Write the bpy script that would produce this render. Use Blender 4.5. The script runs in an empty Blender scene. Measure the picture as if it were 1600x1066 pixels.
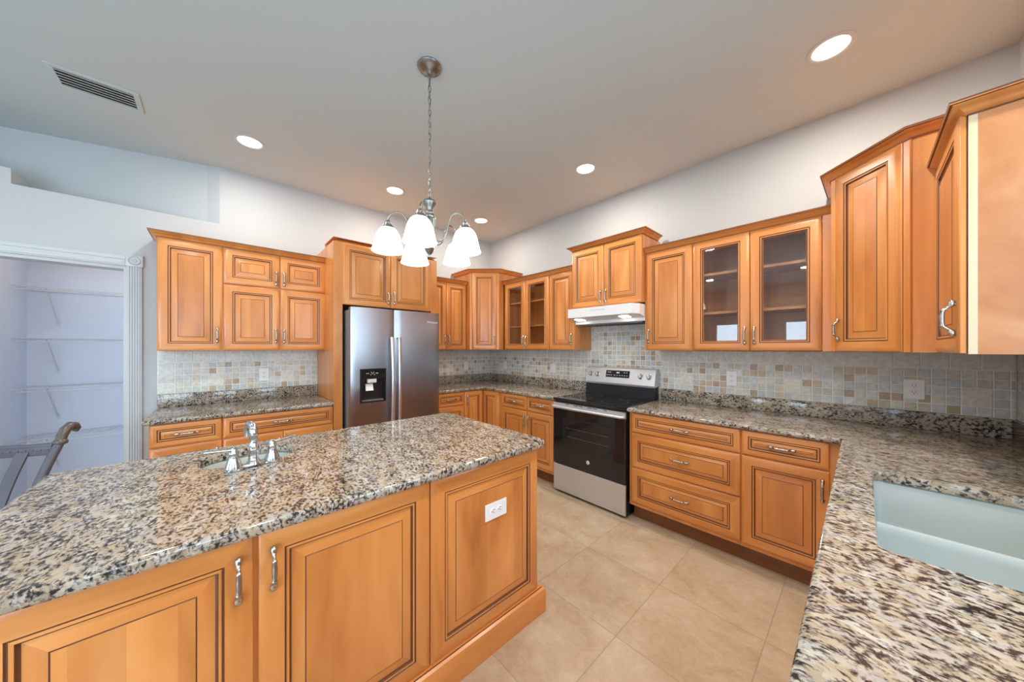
import bpy, bmesh, math, random
from mathutils import Vector, Matrix
random.seed(7)
S = bpy.context.scene
COL = S.collection
PI = math.pi
R = math.radians

# ------------------------------------------------------------------ camera, world, light, exposure
W = 4.414          # sink wall plane x; the fridge wall is x = 0, the range wall y = 0
ZC = 3.003         # ceiling height
YB = -8.2          # far wall of the open-plan room behind the camera
cam = bpy.data.objects.new('camera', bpy.data.cameras.new('camera'))
COL.objects.link(cam)
cam.location = (3.8565, -3.103, 1.3966)
cam.rotation_euler = (R(90), 0, R(45 + 2.372))
cam.data.sensor_width = 36
cam.data.lens = 503.41 / 1600 * 36
cam.data.shift_y = 11.08 / 1600
cam.data.clip_start = 0.02
S.camera = cam

wd = bpy.data.worlds.new('daylight'); S.world = wd; wd.use_nodes = True
bg = wd.node_tree.nodes['Background']
bg.inputs[0].default_value = (0.66, 0.83, 1.0, 1)
bg.inputs[1].default_value = 9.0
S.view_settings.view_transform = 'Standard'
S.view_settings.look = 'None'
S.view_settings.exposure = 0.06
S.view_settings.gamma = 1.0
S.view_settings.use_curve_mapping = False
S.cycles.max_bounces = 10
S.cycles.diffuse_bounces = 6
S.cycles.glossy_bounces = 5
S.cycles.transmission_bounces = 6
S.cycles.transparent_max_bounces = 10
S.cycles.caustics_reflective = False
S.cycles.caustics_refractive = False
S.cycles.sample_clamp_indirect = 6
S.cycles.use_denoising = True

def area(name, loc, rot, sx, sy, power=0, color=(1, 1, 1), portal=False, shape='RECTANGLE', spread=180):
    l = bpy.data.lights.new(name, 'AREA'); l.shape = shape
    l.size = sx
    if shape in ('RECTANGLE', 'ELLIPSE'): l.size_y = sy
    l.energy = power; l.color = color; l.spread = R(spread)
    if portal: l.cycles.is_portal = True
    o = bpy.data.objects.new(name, l); COL.objects.link(o); o.location = loc; o.rotation_euler = rot
    return o
# window openings: (wall, a0, a1, z0, z1); daylight from the world comes through them
WINS = [('x', -1.50, -2.30, 1.12, 2.15), ('x', -3.05, -3.85, 1.12, 2.15), ('x', -4.5, -6.9, 0.03, 2.35),
        ('y', 0.95, 1.60, 0.6, 2.1), ('y', 2.50, 3.30, 0.6, 2.1)]
for k, (ax, a0, a1, z0, z1) in enumerate(WINS):
    m = (a0 + a1) / 2; s = abs(a1 - a0)
    if ax == 'x': area('window_light_portal', (W + .10, m, (z0 + z1) / 2), (0, R(90), 0), z1 - z0, s, portal=True)
    else: area('window_light_portal', (m, YB - .10, (z0 + z1) / 2), (R(90), 0, 0), s, z1 - z0, portal=True)
CAN_POWER = 15.5
CAN_COLOR = (1.0, 0.92, 0.82)

# ------------------------------------------------------------------ materials
def srgb(r, g, b):
    f = lambda c: (c / 255 / 12.92) if c / 255 <= .04045 else ((c / 255 + .055) / 1.055) ** 2.4
    return (f(r), f(g), f(b), 1)
class NT:
    def __init__(s, name):
        s.m = bpy.data.materials.new(name); s.m.use_nodes = True; s.t = s.m.node_tree
        s.b = s.t.nodes['Principled BSDF']; s.out = s.t.nodes['Material Output']
    def n(s, typ, **kw):
        nd = s.t.nodes.new('ShaderNode' + typ)
        for k, v in kw.items():
            if k in nd.inputs.keys(): s.set(nd, k, v)
            else: setattr(nd, k, v)
        return nd
    def set(s, nd, k, v):
        if isinstance(v, bpy.types.NodeSocket): s.t.links.new(v, nd.inputs[k])
        else: nd.inputs[k].default_value = v
    def math(s, op, a, b=None, c=None):
        nd = s.t.nodes.new('ShaderNodeMath'); nd.operation = op
        for i, v in enumerate((a, b, c)):
            if v is None: continue
            if isinstance(v, bpy.types.NodeSocket): s.t.links.new(v, nd.inputs[i])
            else: nd.inputs[i].default_value = v
        return nd.outputs[0]
    def ramp(s, fac, stops, interp='LINEAR'):
        nd = s.t.nodes.new('ShaderNodeValToRGB'); cr = nd.color_ramp; cr.interpolation = interp
        while len(cr.elements) < len(stops): cr.elements.new(.5)
        for e, (p, c) in zip(cr.elements, stops): e.position = p; e.color = c
        s.t.links.new(fac, nd.inputs[0]); return nd.outputs[0]
    def mix(s, fac, a, b, mode='MIX'):
        nd = s.t.nodes.new('ShaderNodeMix'); nd.data_type = 'RGBA'; nd.blend_type = mode
        for i, v in ((0, fac), (6, a), (7, b)):
            if isinstance(v, bpy.types.NodeSocket): s.t.links.new(v, nd.inputs[i])
            else: nd.inputs[i].default_value = v
        return nd.outputs[2]
    def p(s, **kw):
        for k, v in kw.items(): s.set(s.b, k.replace('_', ' '), v)
        return s
    def bump(s, h, strength=.2, dist=.002):
        nd = s.n('Bump', Strength=strength, Distance=dist, Height=h); s.t.links.new(nd.outputs[0], s.b.inputs['Normal'])
def simple(name, col, rough=.5, metal=0., spec=.5, **kw):
    q = NT(name); q.p(Base_Color=col, Roughness=rough, Metallic=metal); q.b.inputs['Specular IOR Level'].default_value = spec
    for k, v in kw.items(): q.b.inputs[k].default_value = v
    return q.m
def objvec(q, scale, rnd=True):
    tc = q.n('TexCoord'); v = tc.outputs['Object']
    if rnd:
        oi = q.n('ObjectInfo'); sc = q.n('VectorMath', operation='SCALE'); cb = q.n('CombineXYZ')
        for i, k in enumerate((7.3, 3.1, 11.7)): q.t.links.new(q.math('MULTIPLY', oi.outputs['Random'], k), cb.inputs[i])
        ad = q.n('VectorMath', operation='ADD'); q.t.links.new(v, ad.inputs[0]); q.t.links.new(cb.outputs[0], ad.inputs[1]); v = ad.outputs[0]
    mp = q.n('Mapping'); q.t.links.new(v, mp.inputs[0]); mp.inputs['Scale'].default_value = scale
    return mp.outputs[0], v

def wood(name, scale, tint=(1, 1, 1), rough=.3, staves=False):
    q = NT(name)
    v, raw = objvec(q, scale)
    n1 = q.n('TexNoise', Vector=v, Scale=1.0, Detail=6.0, Roughness=.6, Distortion=.6)
    v2, _ = objvec(q, tuple(.22 * c for c in scale))
    n2 = q.n('TexNoise', Vector=v2, Scale=1.6, Detail=3.0, Roughness=.5, Distortion=1.2)
    f = q.math('ADD', q.math('MULTIPLY', n1.outputs[0], .30), q.math('MULTIPLY', n2.outputs[0], .70))
    t = lambda r, g, b: (r * tint[0], g * tint[1], b * tint[2], 1)
    c = q.ramp(f, [(.30, t(.43, .138, .031)), (.43, t(.58, .215, .051)), (.56, t(.67, .27, .073)), (.70, t(.76, .35, .115))])
    if staves:
        sx = q.n('SeparateXYZ', Vector=raw); wn = q.n('TexWhiteNoise', noise_dimensions='1D')
        q.t.links.new(q.math('FLOOR', q.math('MULTIPLY', sx.outputs[0], 1 / .083)), wn.inputs['W'])
        c = q.mix(1.0, c, q.ramp(wn.outputs[0], [(0, (.87, .84, .81, 1)), (1, (1.05, 1.06, 1.06, 1))]), 'MULTIPLY')
    q.p(Base_Color=c, Roughness=rough); q.b.inputs['Coat Weight'].default_value = .25; q.b.inputs['Coat Roughness'].default_value = .22
    q.bump(n1.outputs[0], .04, .001)
    return q.m
M = {}
M['wood_v'] = wood('maple_upright_grain', (15, 15, 2.2))
M['wood_h'] = wood('maple_level_grain', (2.2, 15, 15))
M['wood_p'] = wood('maple_staved_panel', (11, 11, 2.4), staves=True)
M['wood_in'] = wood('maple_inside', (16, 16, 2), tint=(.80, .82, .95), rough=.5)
M['wood_raw'] = wood('maple_veneer_side', (3.2, 9, 9), tint=(.90, 1.02, 1.60), rough=.42)
M['wood_edge'] = simple('bare_maple_edge', (.72, .58, .39, 1), .5)
M['glaze'] = simple('dark_glaze', (.13, .045, .020, 1), .4)
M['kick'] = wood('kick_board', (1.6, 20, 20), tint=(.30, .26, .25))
WD = ['wood_v', 'wood_h', 'glaze', 'wood_p', 'wood_in']

def granite():
    q = NT('speckled_cream_granite')
    tc = q.n('TexCoord')
    d = q.n('TexNoise', Vector=tc.outputs['Object'], Scale=9.0, Detail=2.0)
    vv = q.n('VectorMath', operation='MULTIPLY_ADD'); q.t.links.new(d.outputs[1], vv.inputs[0]); vv.inputs[1].default_value = (.035, .035, .035)
    q.t.links.new(tc.outputs['Object'], vv.inputs[2])
    mp = q.n('Mapping'); q.t.links.new(vv.outputs[0], mp.inputs[0]); mp.inputs['Rotation'].default_value = (0, 0, R(35)); mp.inputs['Scale'].default_value = (.90, 1.5, 1.25)
    n1 = q.n('TexNoise', Vector=mp.outputs[0], Scale=72.0, Detail=5.0, Roughness=.62, Distortion=.15)
    n2 = q.n('TexNoise', Vector=mp.outputs[0], Scale=17.0, Detail=2.0, Roughness=.5)
    n4 = q.n('TexNoise', Vector=mp.outputs[0], Scale=30.0, Detail=4.0, Roughness=.6, Distortion=.4)
    vo = q.n('TexVoronoi', Vector=mp.outputs[0], Scale=30.0, feature='F1')
    cell = q.n('SeparateColor', Color=vo.outputs['Color']).outputs[0]
    base = q.ramp(q.math('ADD', q.math('MULTIPLY', cell, .5), q.math('MULTIPLY', n4.outputs[0], .5)),
                  [(.20, (.29, .245, .18, 1)), (.36, (.385, .31, .215, 1)), (.50, (.45, .39, .30, 1)), (.62, (.345, .325, .305, 1)), (.74, (.50, .46, .39, 1)), (.86, (.39, .39, .395, 1))])
    f = q.math('ADD', q.math('MULTIPLY', n1.outputs[0], .77), q.math('MULTIPLY', n2.outputs[0], .23))
    br = q.ramp(f, [(.475, (1, 1, 1, 1)), (.525, (0, 0, 0, 1))])
    c = q.mix(q.math('MULTIPLY', br, .8), base, (.145, .112, .09, 1))
    dark = q.ramp(f, [(.430, (1, 1, 1, 1)), (.462, (0, 0, 0, 1))])
    c = q.mix(dark, c, (.026, .023, .024, 1))
    q.p(Base_Color=c, Roughness=.08); q.b.inputs['Specular IOR Level'].default_value = .55
    return q.m
M['granite'] = granite()

def paint(name, col, rough=.6):
    q = NT(name); tc = q.n('TexCoord')
    n = q.n('TexNoise', Vector=tc.outputs['Object'], Scale=160.0, Detail=3.0)
    q.p(Base_Color=col, Roughness=rough); q.b.inputs['Specular IOR Level'].default_value = .25
    q.bump(n.outputs[0], .08, .001); return q.m
M['wall'] = paint('white_wall_paint', (.46, .49, .505, 1))
M['ceil'] = paint('flat_ceiling_paint', (.50, .575, .59, 1), .8)
M['pantry'] = paint('pantry_paint_with_daylight', (.72, .79, .92, 1))  # lighter, bluer copy of the wall paint; pantry daylight put into the colour
M['trim'] = simple('white_gloss_trim', (.52, .55, .57, 1), .3)

def floor_mat():
    q = NT('beige_stone_floor_tile'); tc = q.n('TexCoord'); sx = q.n('SeparateXYZ', Vector=tc.outputs['Object'])
    P = .497
    ux = q.math('DIVIDE', q.math('SUBTRACT', sx.outputs[0], 3.545), P); uy = q.math('DIVIDE', q.math('ADD', sx.outputs[1], 2.172), P)
    e = lambda u: q.math('ABSOLUTE', q.math('SUBTRACT', q.math('FRACT', u), .5))
    g = q.math('MAXIMUM', e(ux), e(uy)); gm = q.ramp(g, [(.4955, (0, 0, 0, 1)), (.4972, (1, 1, 1, 1))])
    cell = q.n('CombineXYZ'); q.t.links.new(q.math('FLOOR', ux), cell.inputs[0]); q.t.links.new(q.math('FLOOR', uy), cell.inputs[1])
    wn = q.n('TexWhiteNoise', noise_dimensions='2D', Vector=cell.outputs[0])
    off = q.n('VectorMath', operation='MULTIPLY_ADD'); q.t.links.new(wn.outputs['Color'], off.inputs[0]); off.inputs[1].default_value = (9, 9, 9); q.t.links.new(tc.outputs['Object'], off.inputs[2])
    n1 = q.n('TexNoise', Vector=off.outputs[0], Scale=3.2, Detail=8.0, Roughness=.62, Distortion=.7)
    n2 = q.n('TexNoise', Vector=off.outputs[0], Scale=16.0, Detail=6.0, Roughness=.65, Distortion=1.5)
    f = q.math('ADD', q.math('MULTIPLY', n1.outputs[0], .65), q.math('MULTIPLY', n2.outputs[0], .35))
    c = q.ramp(f, [(.3, (.38, .265, .160, 1)), (.45, (.45, .34, .225, 1)), (.55, (.50, .40, .285, 1)), (.68, (.58, .49, .38, 1))])
    c = q.mix(gm, c, (.33, .265, .195, 1))
    q.p(Base_Color=c, Roughness=.38); q.b.inputs['Specular IOR Level'].default_value = .4
    q.bump(q.math('MULTIPLY', gm, -1), .5, .002); return q.m
M['floor'] = floor_mat()

def tile_mat():
    q = NT('tumbled_stone_tile'); at = q.n('VertexColor', layer_name='tint'); tc = q.n('TexCoord')
    n = q.n('TexNoise', Vector=tc.outputs['Object'], Scale=45.0, Detail=5.0, Roughness=.6)
    k = q.ramp(n.outputs[0], [(.3, (.80, .79, .77, 1)), (.7, (1.12, 1.12, 1.12, 1))])
    q.p(Base_Color=q.mix(1.0, at.outputs[0], k, 'MULTIPLY'), Roughness=.36); q.bump(n.outputs[0], .12, .002); return q.m
M['tile'] = tile_mat()
M['grout'] = simple('pale_grout', (.84, .84, .82, 1), .8)

def steel(name, col, rough):
    q = NT(name); q.p(Base_Color=col, Metallic=1.0, Roughness=rough)
    q.b.inputs['Anisotropic'].default_value = .8; q.b.inputs['Anisotropic Rotation'].default_value = 0.0
    tg = q.n('Tangent', direction_type='RADIAL', axis='Z'); q.t.links.new(tg.outputs[0], q.b.inputs['Tangent']); return q.m
M['steel'] = steel('brushed_stainless', (.36, .365, .39, 1), .30)
M['steel_warm'] = steel('brushed_stainless_range', (.64, .655, .68, 1), .36)
M['steel_warm'].node_tree.nodes['Principled BSDF'].inputs['Metallic'].default_value = .7
M['nickel'] = simple('satin_nickel', (.55, .535, .51, 1), .26, 1.0)
M['pewter'] = simple('brushed_pewter', (.27, .275, .27, 1), .34, 1.0)
M['steel_bar'] = simple('polished_steel_bar', (.80, .82, .85, 1), .30, 1.0)
M['nickel_dark'] = simple('worn_nickel_grip', (.40, .385, .36, 1), .38, 1.0)
M['chrome'] = simple('chrome', (.60, .62, .64, 1), .16, 1.0)
M['blackglass'] = simple('black_glass', (.012, .012, .013, 1), .05, 0, .6)
M['black'] = simple('black_enamel', (.015, .015, .017, 1), .25)
M['plastic'] = simple('white_plastic', (.82, .83, .83, 1), .35)
M['slot'] = simple('dark_slot', (.03, .03, .03, 1), .6)
M['darkgrey'] = simple('grey_case', (.20, .205, .22, 1), .45)
M['porcelain'] = simple('white_porcelain', (.47, .515, .50, 1), .12)
M['hood'] = simple('white_enamel', (.80, .83, .84, 1), .3)
M['filter'] = simple('grey_filter_mesh', (.20, .21, .22, 1), .5, .6)
M['wire'] = simple('white_coated_wire', (.68, .71, .76, 1), .4)
M['iron'] = simple('pewter_painted_metal', (.085, .085, .105, 1), .40, .15)
M['iron_gold'] = simple('antiqued_metal', (.10, .085, .075, 1), .34, .25)
M['seat'] = simple('tan_seat_cloth', (.42, .33, .23, 1), .85)
M['vent'] = simple('vent_enamel', (.52, .58, .58, 1), .45)
M['badge'] = simple('badge_silver', (.80, .80, .80, 1), .3, .2)
def emit(name, col, st):
    q = NT(name); q.p(Base_Color=(.75, .76, .75, 1), Roughness=.3); q.b.inputs['Emission Color'].default_value = col; q.b.inputs['Emission Strength'].default_value = st; return q.m
M['lens'] = emit('lit_lamp_lens', (1, .90, .74, 1), 6.0)
M['shade'] = emit('lit_frosted_glass', (1, .96, .90, 1), 3.2)
M['warmlens'] = emit('lit_warm_globe', (1, .74, .48, 1), 16.0)
M['hoodlens'] = emit('lit_hood_lens', (1, .93, .80, 1), 14.0)
def glass(name, refl=1.5, tint=(.97, .98, .97, 1)):
    q = NT(name); q.t.nodes.remove(q.b)
    tr = q.n('BsdfTransparent', Color=tint); gl = q.n('BsdfGlossy', Roughness=.015); ge = q.n('NewGeometry')
    fr = q.n('Fresnel', IOR=q.math('ADD', refl, q.math('MULTIPLY', ge.outputs['Backfacing'], 1 / refl - refl)))
    mx = q.n('MixShader'); q.t.links.new(fr.outputs[0], mx.inputs[0]); q.t.links.new(tr.outputs[0], mx.inputs[1]); q.t.links.new(gl.outputs[0], mx.inputs[2])
    q.t.links.new(mx.outputs[0], q.out.inputs[0]); return q.m
M['glass'] = glass('clear_cabinet_glass', 1.68)
M['winglass'] = glass('clear_window_glass', 1.35, (1, 1, 1, 1))

# ------------------------------------------------------------------ mesh building
class MB:
    """collects faces (with a material slot each) for ONE mesh object"""
    def __init__(s): s.v = []; s.f = []; s.m = []; s.c = []
    def add(s, verts, faces, mat=0, col=None):
        o = len(s.v); s.v += [tuple(p) for p in verts]
        for k, f in enumerate(faces):
            s.f.append([i + o for i in f]); s.m.append(mat[k] if isinstance(mat, (list, tuple)) else mat); s.c.append(col)
        return s
    def box(s, x0, y0, z0, x1, y1, z1, mat=0, bev=0):
        x0, x1 = sorted((x0, x1)); y0, y1 = sorted((y0, y1)); z0, z1 = sorted((z0, z1))
        if bev <= 0:
            v = [(x, y, z) for z in (z0, z1) for y in (y0, y1) for x in (x0, x1)]
            return s.add(v, [(0, 2, 3, 1), (4, 5, 7, 6), (0, 1, 5, 4), (2, 6, 7, 3), (0, 4, 6, 2), (1, 3, 7, 5)], mat)
        b = bmesh.new(); bmesh.ops.create_cube(b, size=1)
        for v in b.verts: v.co = Vector(((x0 + x1) / 2 + v.co.x * (x1 - x0), (y0 + y1) / 2 + v.co.y * (y1 - y0), (z0 + z1) / 2 + v.co.z * (z1 - z0)))
        bmesh.ops.bevel(b, geom=b.edges[:], offset=bev, segments=2, affect='EDGES', profile=.5)
        b.verts.index_update(); s.add([v.co[:] for v in b.verts], [[v.index for v in f.verts] for f in b.faces], mat); b.free(); return s
    def prism(s, poly, axis, a0, a1, mat=0):
        """poly in the other two axes (cyclic order x,y,z without axis)"""
        def P(u, w, a): return {'x': (a, u, w), 'y': (u, a, w), 'z': (u, w, a)}[axis]
        n = len(poly); v = [P(u, w, a0) for u, w in poly] + [P(u, w, a1) for u, w in poly]
        return s.add(v, [tuple(range(n))[::-1], tuple(range(n, 2 * n))] + [(i, (i + 1) % n, n + (i + 1) % n, n + i) for i in range(n)], mat)
    def lathe(s, prof, c=(0, 0, 0), n=24, axis='z', mat=0, sx=1, sy=1):
        v = []; k = len(prof)
        for i in range(n):
            a = 2 * PI * i / n
            for r, h in prof:
                p = (r * math.cos(a) * sx, r * math.sin(a) * sy, h)
                if axis == 'y': p = (p[0], -p[2], p[1])
                elif axis == 'x': p = (p[2], p[0], p[1])
                v.append((c[0] + p[0], c[1] + p[1], c[2] + p[2]))
        f = [(i * k + j, ((i + 1) % n) * k + j, ((i + 1) % n) * k + j + 1, i * k + j + 1) for i in range(n) for j in range(k - 1)]
        s.add(v, f, mat)
        if prof[0][0] > 1e-6: pass
        return s
    def tube(s, pts, r, n=8, mat=0, closed=False, caps=True, flat=1.0):
        pts = [Vector(p) for p in pts]; N = len(pts); rs = r if isinstance(r, (list, tuple)) else [r] * N
        T = []
        for i in range(N):
            a = pts[(i - 1) % N] if (closed or i > 0) else pts[i]; b = pts[(i + 1) % N] if (closed or i < N - 1) else pts[i]
            T.append((b - a).normalized())
        u = T[0].orthogonal().normalized(); v = []
        for i in range(N):
            if i: 
                u = (u - T[i] * u.dot(T[i]))
                u = u.normalized() if u.length > 1e-6 else T[i].orthogonal().normalized()
            w = T[i].cross(u)
            for k in range(n):
                a = 2 * PI * k / n; v.append(pts[i] + (u * math.cos(a) + w * math.sin(a) * flat) * rs[i])
        L = N if closed else N - 1
        f = [(i * n + k, i * n + (k + 1) % n, ((i + 1) % N) * n + (k + 1) % n, ((i + 1) % N) * n + k) for i in range(L) for k in range(n)]
        if caps and not closed: f += [tuple(range(n))[::-1], tuple(range((N - 1) * n, N * n))]
        return s.add(v, f, mat)
    def build(s, name, mats, parent=None, smooth=None, loc=None, rot=None):
        me = bpy.data.meshes.new(name); me.from_pydata(s.v, [], s.f)
        for m in (mats if isinstance(mats, (list, tuple)) else [mats]): me.materials.append(M[m])
        me.polygons.foreach_set('material_index', s.m)
        if any(c is not None for c in s.c):
            at = me.color_attributes.new('tint', 'FLOAT_COLOR', 'CORNER')
            for p, c in zip(me.polygons, s.c):
                for li in p.loop_indices: at.data[li].color = c or (.7, .7, .7, 1)
        b = bmesh.new(); b.from_mesh(me); bmesh.ops.recalc_face_normals(b, faces=b.faces); b.to_mesh(me); b.free()
        if smooth:
            me.polygons.foreach_set('use_smooth', [True] * len(me.polygons)); me.set_sharp_from_angle(angle=R(smooth))
        me.update()
        o = bpy.data.objects.new(name, me); COL.objects.link(o)
        if parent: o.parent = parent
        if loc: o.location = loc
        if rot: o.rotation_euler = rot
        return o
def tag(o, label, cat, group=None, kind=None):
    if label: o['label'] = label
    if cat: o['category'] = cat
    if group: o['group'] = group
    if kind: o['kind'] = kind
    return o
def thing(name, label, cat, loc=(0, 0, 0), rz=0, group=None):
    o = bpy.data.objects.new(name, None); COL.objects.link(o); o.location = loc; o.rotation_euler = (0, 0, R(rz))
    o.empty_display_size = .1
    return tag(o, label, cat, group)
def struct(mb, name, mat, smooth=None): return tag(mb.build(name, mat, smooth=smooth), None, None, kind='structure')
def share(src, name, parent, loc=(0, 0, 0), rot=(0, 0, 0)):
    o = bpy.data.objects.new(name, src.data); COL.objects.link(o); o.parent = parent; o.location = loc; o.rotation_euler = rot; return o
def copy_tree(o, parent=None):
    c = o.copy(); COL.objects.link(c); c.parent = parent
    for ch in list(o.children): copy_tree(ch, c)
    return c

def offset(poly, d):
    """inset a counter-clockwise polygon by d"""
    n = len(poly); out = []
    for i in range(n):
        p0, p1, p2 = Vector(poly[i - 1]), Vector(poly[i]), Vector(poly[(i + 1) % n])
        e1 = (p1 - p0).normalized(); e2 = (p2 - p1).normalized()
        n1 = Vector((-e1.y, e1.x)); n2 = Vector((-e2.y, e2.x)); m = (n1 + n2); m /= max(1e-6, 1 + n1.dot(n2)); out.append(tuple(p1 + m * d))
    return out
def sweep(mb, path, prof, closed=False, mats=None):
    """sweep a profile (out, z) along a plan path with mitred corners; 'out' is to the right of the direction of travel"""
    n = len(path); k = len(prof); v = []
    for i in range(n):
        p1 = Vector(path[i]); ns = []
        if closed or i > 0: e = (p1 - Vector(path[i - 1])).normalized(); ns.append(Vector((e.y, -e.x)))
        if closed or i < n - 1: e = (Vector(path[(i + 1) % n]) - p1).normalized(); ns.append(Vector((e.y, -e.x)))
        m = ns[0] if len(ns) == 1 else (ns[0] + ns[1]) / max(1e-6, 1 + ns[0].dot(ns[1]))
        for o, z in prof: q = p1 + m * o; v.append((q.x, q.y, z))
    L = n if closed else n - 1; f = []; mm = []
    for i in range(L):
        for j in range(k - 1):
            f.append((i * k + j, ((i + 1) % n) * k + j, ((i + 1) % n) * k + j + 1, i * k + j + 1)); mm.append(mats[j] if mats else 0)
    if not closed: f += [tuple(range(k)), tuple(range((n - 1) * k, n * k))]; mm += [0, 0]
    mb.add(v, f, mm)
def rounded(x0, y0, x1, y1, r, n=6, rs=None):
    rs = rs or (r,) * 4; out = []
    for (cx, cy, a0), q in zip(((x0, y0, 180), (x1, y0, 270), (x1, y1, 0), (x0, y1, 90)), rs):
        sx = 1 if cx == x0 else -1; sy = 1 if cy == y0 else -1
        if q < 1e-5: out.append((cx, cy)); continue
        for i in range(n + 1):
            a = R(a0 + 90 * i / n); out.append((cx + sx * q + q * math.cos(a), cy + sy * q + q * math.sin(a)))
    return out
def slab(poly, holes, z0, z1, nose=.012):
    """stone slab with an eased edge, counter-clockwise outline and holes"""
    mb = MB(); h = z1 - z0; prof = []
    for k in range(7):
        a = PI * k / 6; prof.append((nose * (1 - abs(math.sin(a)) ** .7), z1 - h * (.5 - .5 * math.cos(a))))
    loops = [[(x, y, z) for x, y in offset(poly, d)] for d, z in prof]; n = len(poly)
    v = [p for l in loops for p in l]
    mb.add(v, [(i * n + j, i * n + (j + 1) % n, (i + 1) * n + (j + 1) % n, (i + 1) * n + j) for i in range(len(loops) - 1) for j in range(n)])
    hl = []
    for hp in holes:
        e = .004; m = len(hp); a = offset(hp, -e)
        L3 = [[(x, y, z1) for x, y in a], [(x, y, z1 - e) for x, y in hp], [(x, y, z0) for x, y in hp]]
        mb.add([p for l in L3 for p in l], [(i * m + j, i * m + (j + 1) % m, (i + 1) * m + (j + 1) % m, (i + 1) * m + j) for i in range(2) for j in range(m)])
        hl.append((L3[0], L3[2]))
    for idx, z, outer in ((0, z1, loops[0]), (1, z0, loops[-1])):
        b = bmesh.new(); es = []
        for lp in [outer] + [x[idx] for x in hl]:
            vs = [b.verts.new(p) for p in lp]
            es += [b.edges.new((vs[i], vs[(i + 1) % len(vs)])) for i in range(len(vs))]
        bmesh.ops.triangle_fill(b, use_beauty=True, use_dissolve=False, edges=es)
        b.verts.index_update(); mb.add([q.co[:] for q in b.verts], [[q.index for q in f.verts] for f in b.faces]); b.free()
    return mb

# ------------------------------------------------------------------ cabinet doors, handles, crowns
def door_mb(w, h, t=.02, fw=.055, glassy=False, drawer=False):
    """raised-panel door: local x 0..w, z 0..h, back at y = 0, face towards -y; slots: stile, rail, glaze, panel, inside"""
    mb = MB()
    if drawer: fw = min(fw, h * .24)
    k = fw / .055; pb = .034 if not drawer else min(.02, h * .11)
    rings = [(0, 0, 'f'), (0, t - .008, 'f'), (.004 * k, t - .0045, 'f'), (.016 * k, t - .001, 'f'), (.028 * k, t, 'f'), (fw - .002, t, 'f'),
             (fw, t - .003, 'g'), (fw + .003, t - .003, 'g'), (fw + .0045, t - .0008, 'f'), (fw + .010, t - .002, 'f')]
    if glassy:
        rings += [(fw + .012, t - .007, 'g'), (fw + .016, t - .008, 'g'), (fw + .018, t - .012, 'f'), (fw + .018, 0, 'f'), (0, 0, 'f')]
    else:
        rings += [(fw + .012, t - .008, 'g'), (fw + .0165, t - .010, 'g'), (fw + .0165 + pb * .5, t - .0075, 'p'), (fw + .0165 + pb, t - .0025, 'p'),
                  (fw + .018 + pb, t - .0032, 'g'), (fw + .0195 + pb, t - .0015, 'g')]
    mx = min(w, h) / 2 - .004
    v = []; 
    for d, y, _ in rings:
        d = min(d, mx); v += [(d, -y, d), (w - d, -y, d), (w - d, -y, h - d), (d, -y, h - d)]
    f = []; mm = []
    for i in range(len(rings) - 1):
        kd = rings[i + 1][2]
        for s in range(4):
            f.append((i * 4 + s, i * 4 + (s + 1) % 4, i * 4 + 4 + (s + 1) % 4, i * 4 + 4 + s))
            mm.append(2 if kd == 'g' else (1 if s in (0, 2) else 0))
    if not glassy:
        l = (len(rings) - 1) * 4; f += [(l, l + 1, l + 2, l + 3), (0, 3, 2, 1)]; mm += [3, 4]
    mb.add(v, f, mm); return mb
_hc = {}
def handle(parent, x, z, y, vertical=True, flip=False):
    """leaf-ended bar pull; x, z = its middle, y = the surface it is fixed to"""
    if 'm' not in _hc:
        pts = [(-.065, .0045, .0042), (-.062, .0055, .0086), (-.055, .0068, .0106), (-.047, .0085, .0092), (-.041, .0125, .0058), (-.036, .0195, .0052), (-.031, .0245, .0058),
               (-.0285, .0262, .0072), (-.0262, .0270, .0072), (-.0255, .0272, .0058), (-.010, .0292, .0070), (.010, .0292, .0070), (.0255, .0272, .0058), (.0262, .0270, .0072), (.0285, .0262, .0072),
               (.031, .0245, .0052), (.036, .0195, .0044), (.041, .0125, .0056), (.047, .0085, .0082), (.054, .0068, .0090), (.061, .0055, .0074), (.064, .0045, .0036)]
        a = MB(); a.tube([(0, -q, z_) for z_, q, r in pts], [r for z_, q, r in pts], 10)
        a.lathe([(0, 0), (.0055, 0), (.0045, .008), (0, .009)], (0, 0, .05), 8, 'y'); a.lathe([(0, 0), (.0055, 0), (.0045, .008), (0, .009)], (0, 0, -.05), 8, 'y')
        g = len(a.f)
        # the worn, darker middle grip
        for i, f in enumerate(a.f):
            zz = sum(a.v[j][2] for j in f) / len(f)
            if abs(zz) < .0256: a.m[i] = 1
        o = a.build('handle', ['nickel', 'nickel_dark'], smooth=50); _hc['m'] = o
        o.parent = parent; o.location = (x, y, z)
        o.rotation_euler = (0, 0 if vertical else R(90), 0)
        return o
    return share(_hc['m'], 'handle', parent, (x, y, z), (0, 0 if vertical else R(90), 0))
def door(cab, x, z, w, h, y=0, hx=None, hz=None, glassy=False, name='door', t=.02, vert=True):
    d = door_mb(w, h, t=t, glassy=glassy, drawer=(name == 'drawer')).build(name, WD, cab, smooth=25, loc=(x, y, z))
    if hx is not None: handle(d, hx, hz, -t + (.002 if name == 'drawer' else 0), vert)
    if glassy:
        a = .055 + .013; q = MB(); q.box(a, -.010, a, w - a, -.006, h - a); q.build('glass_pane', 'glass', d)
    return d
CROWN = [(0, 0), (.004, 0), (.004, .004), (.008, .006), (.014, .016), (.024, .026), (.036, .032), (.038, .036), (.044, .037), (.046, .040), (.046, .046), (0, .046)]
CRM = [2, 2, 0, 0, 0, 0, 0, 2, 0, 2, 0]
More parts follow.
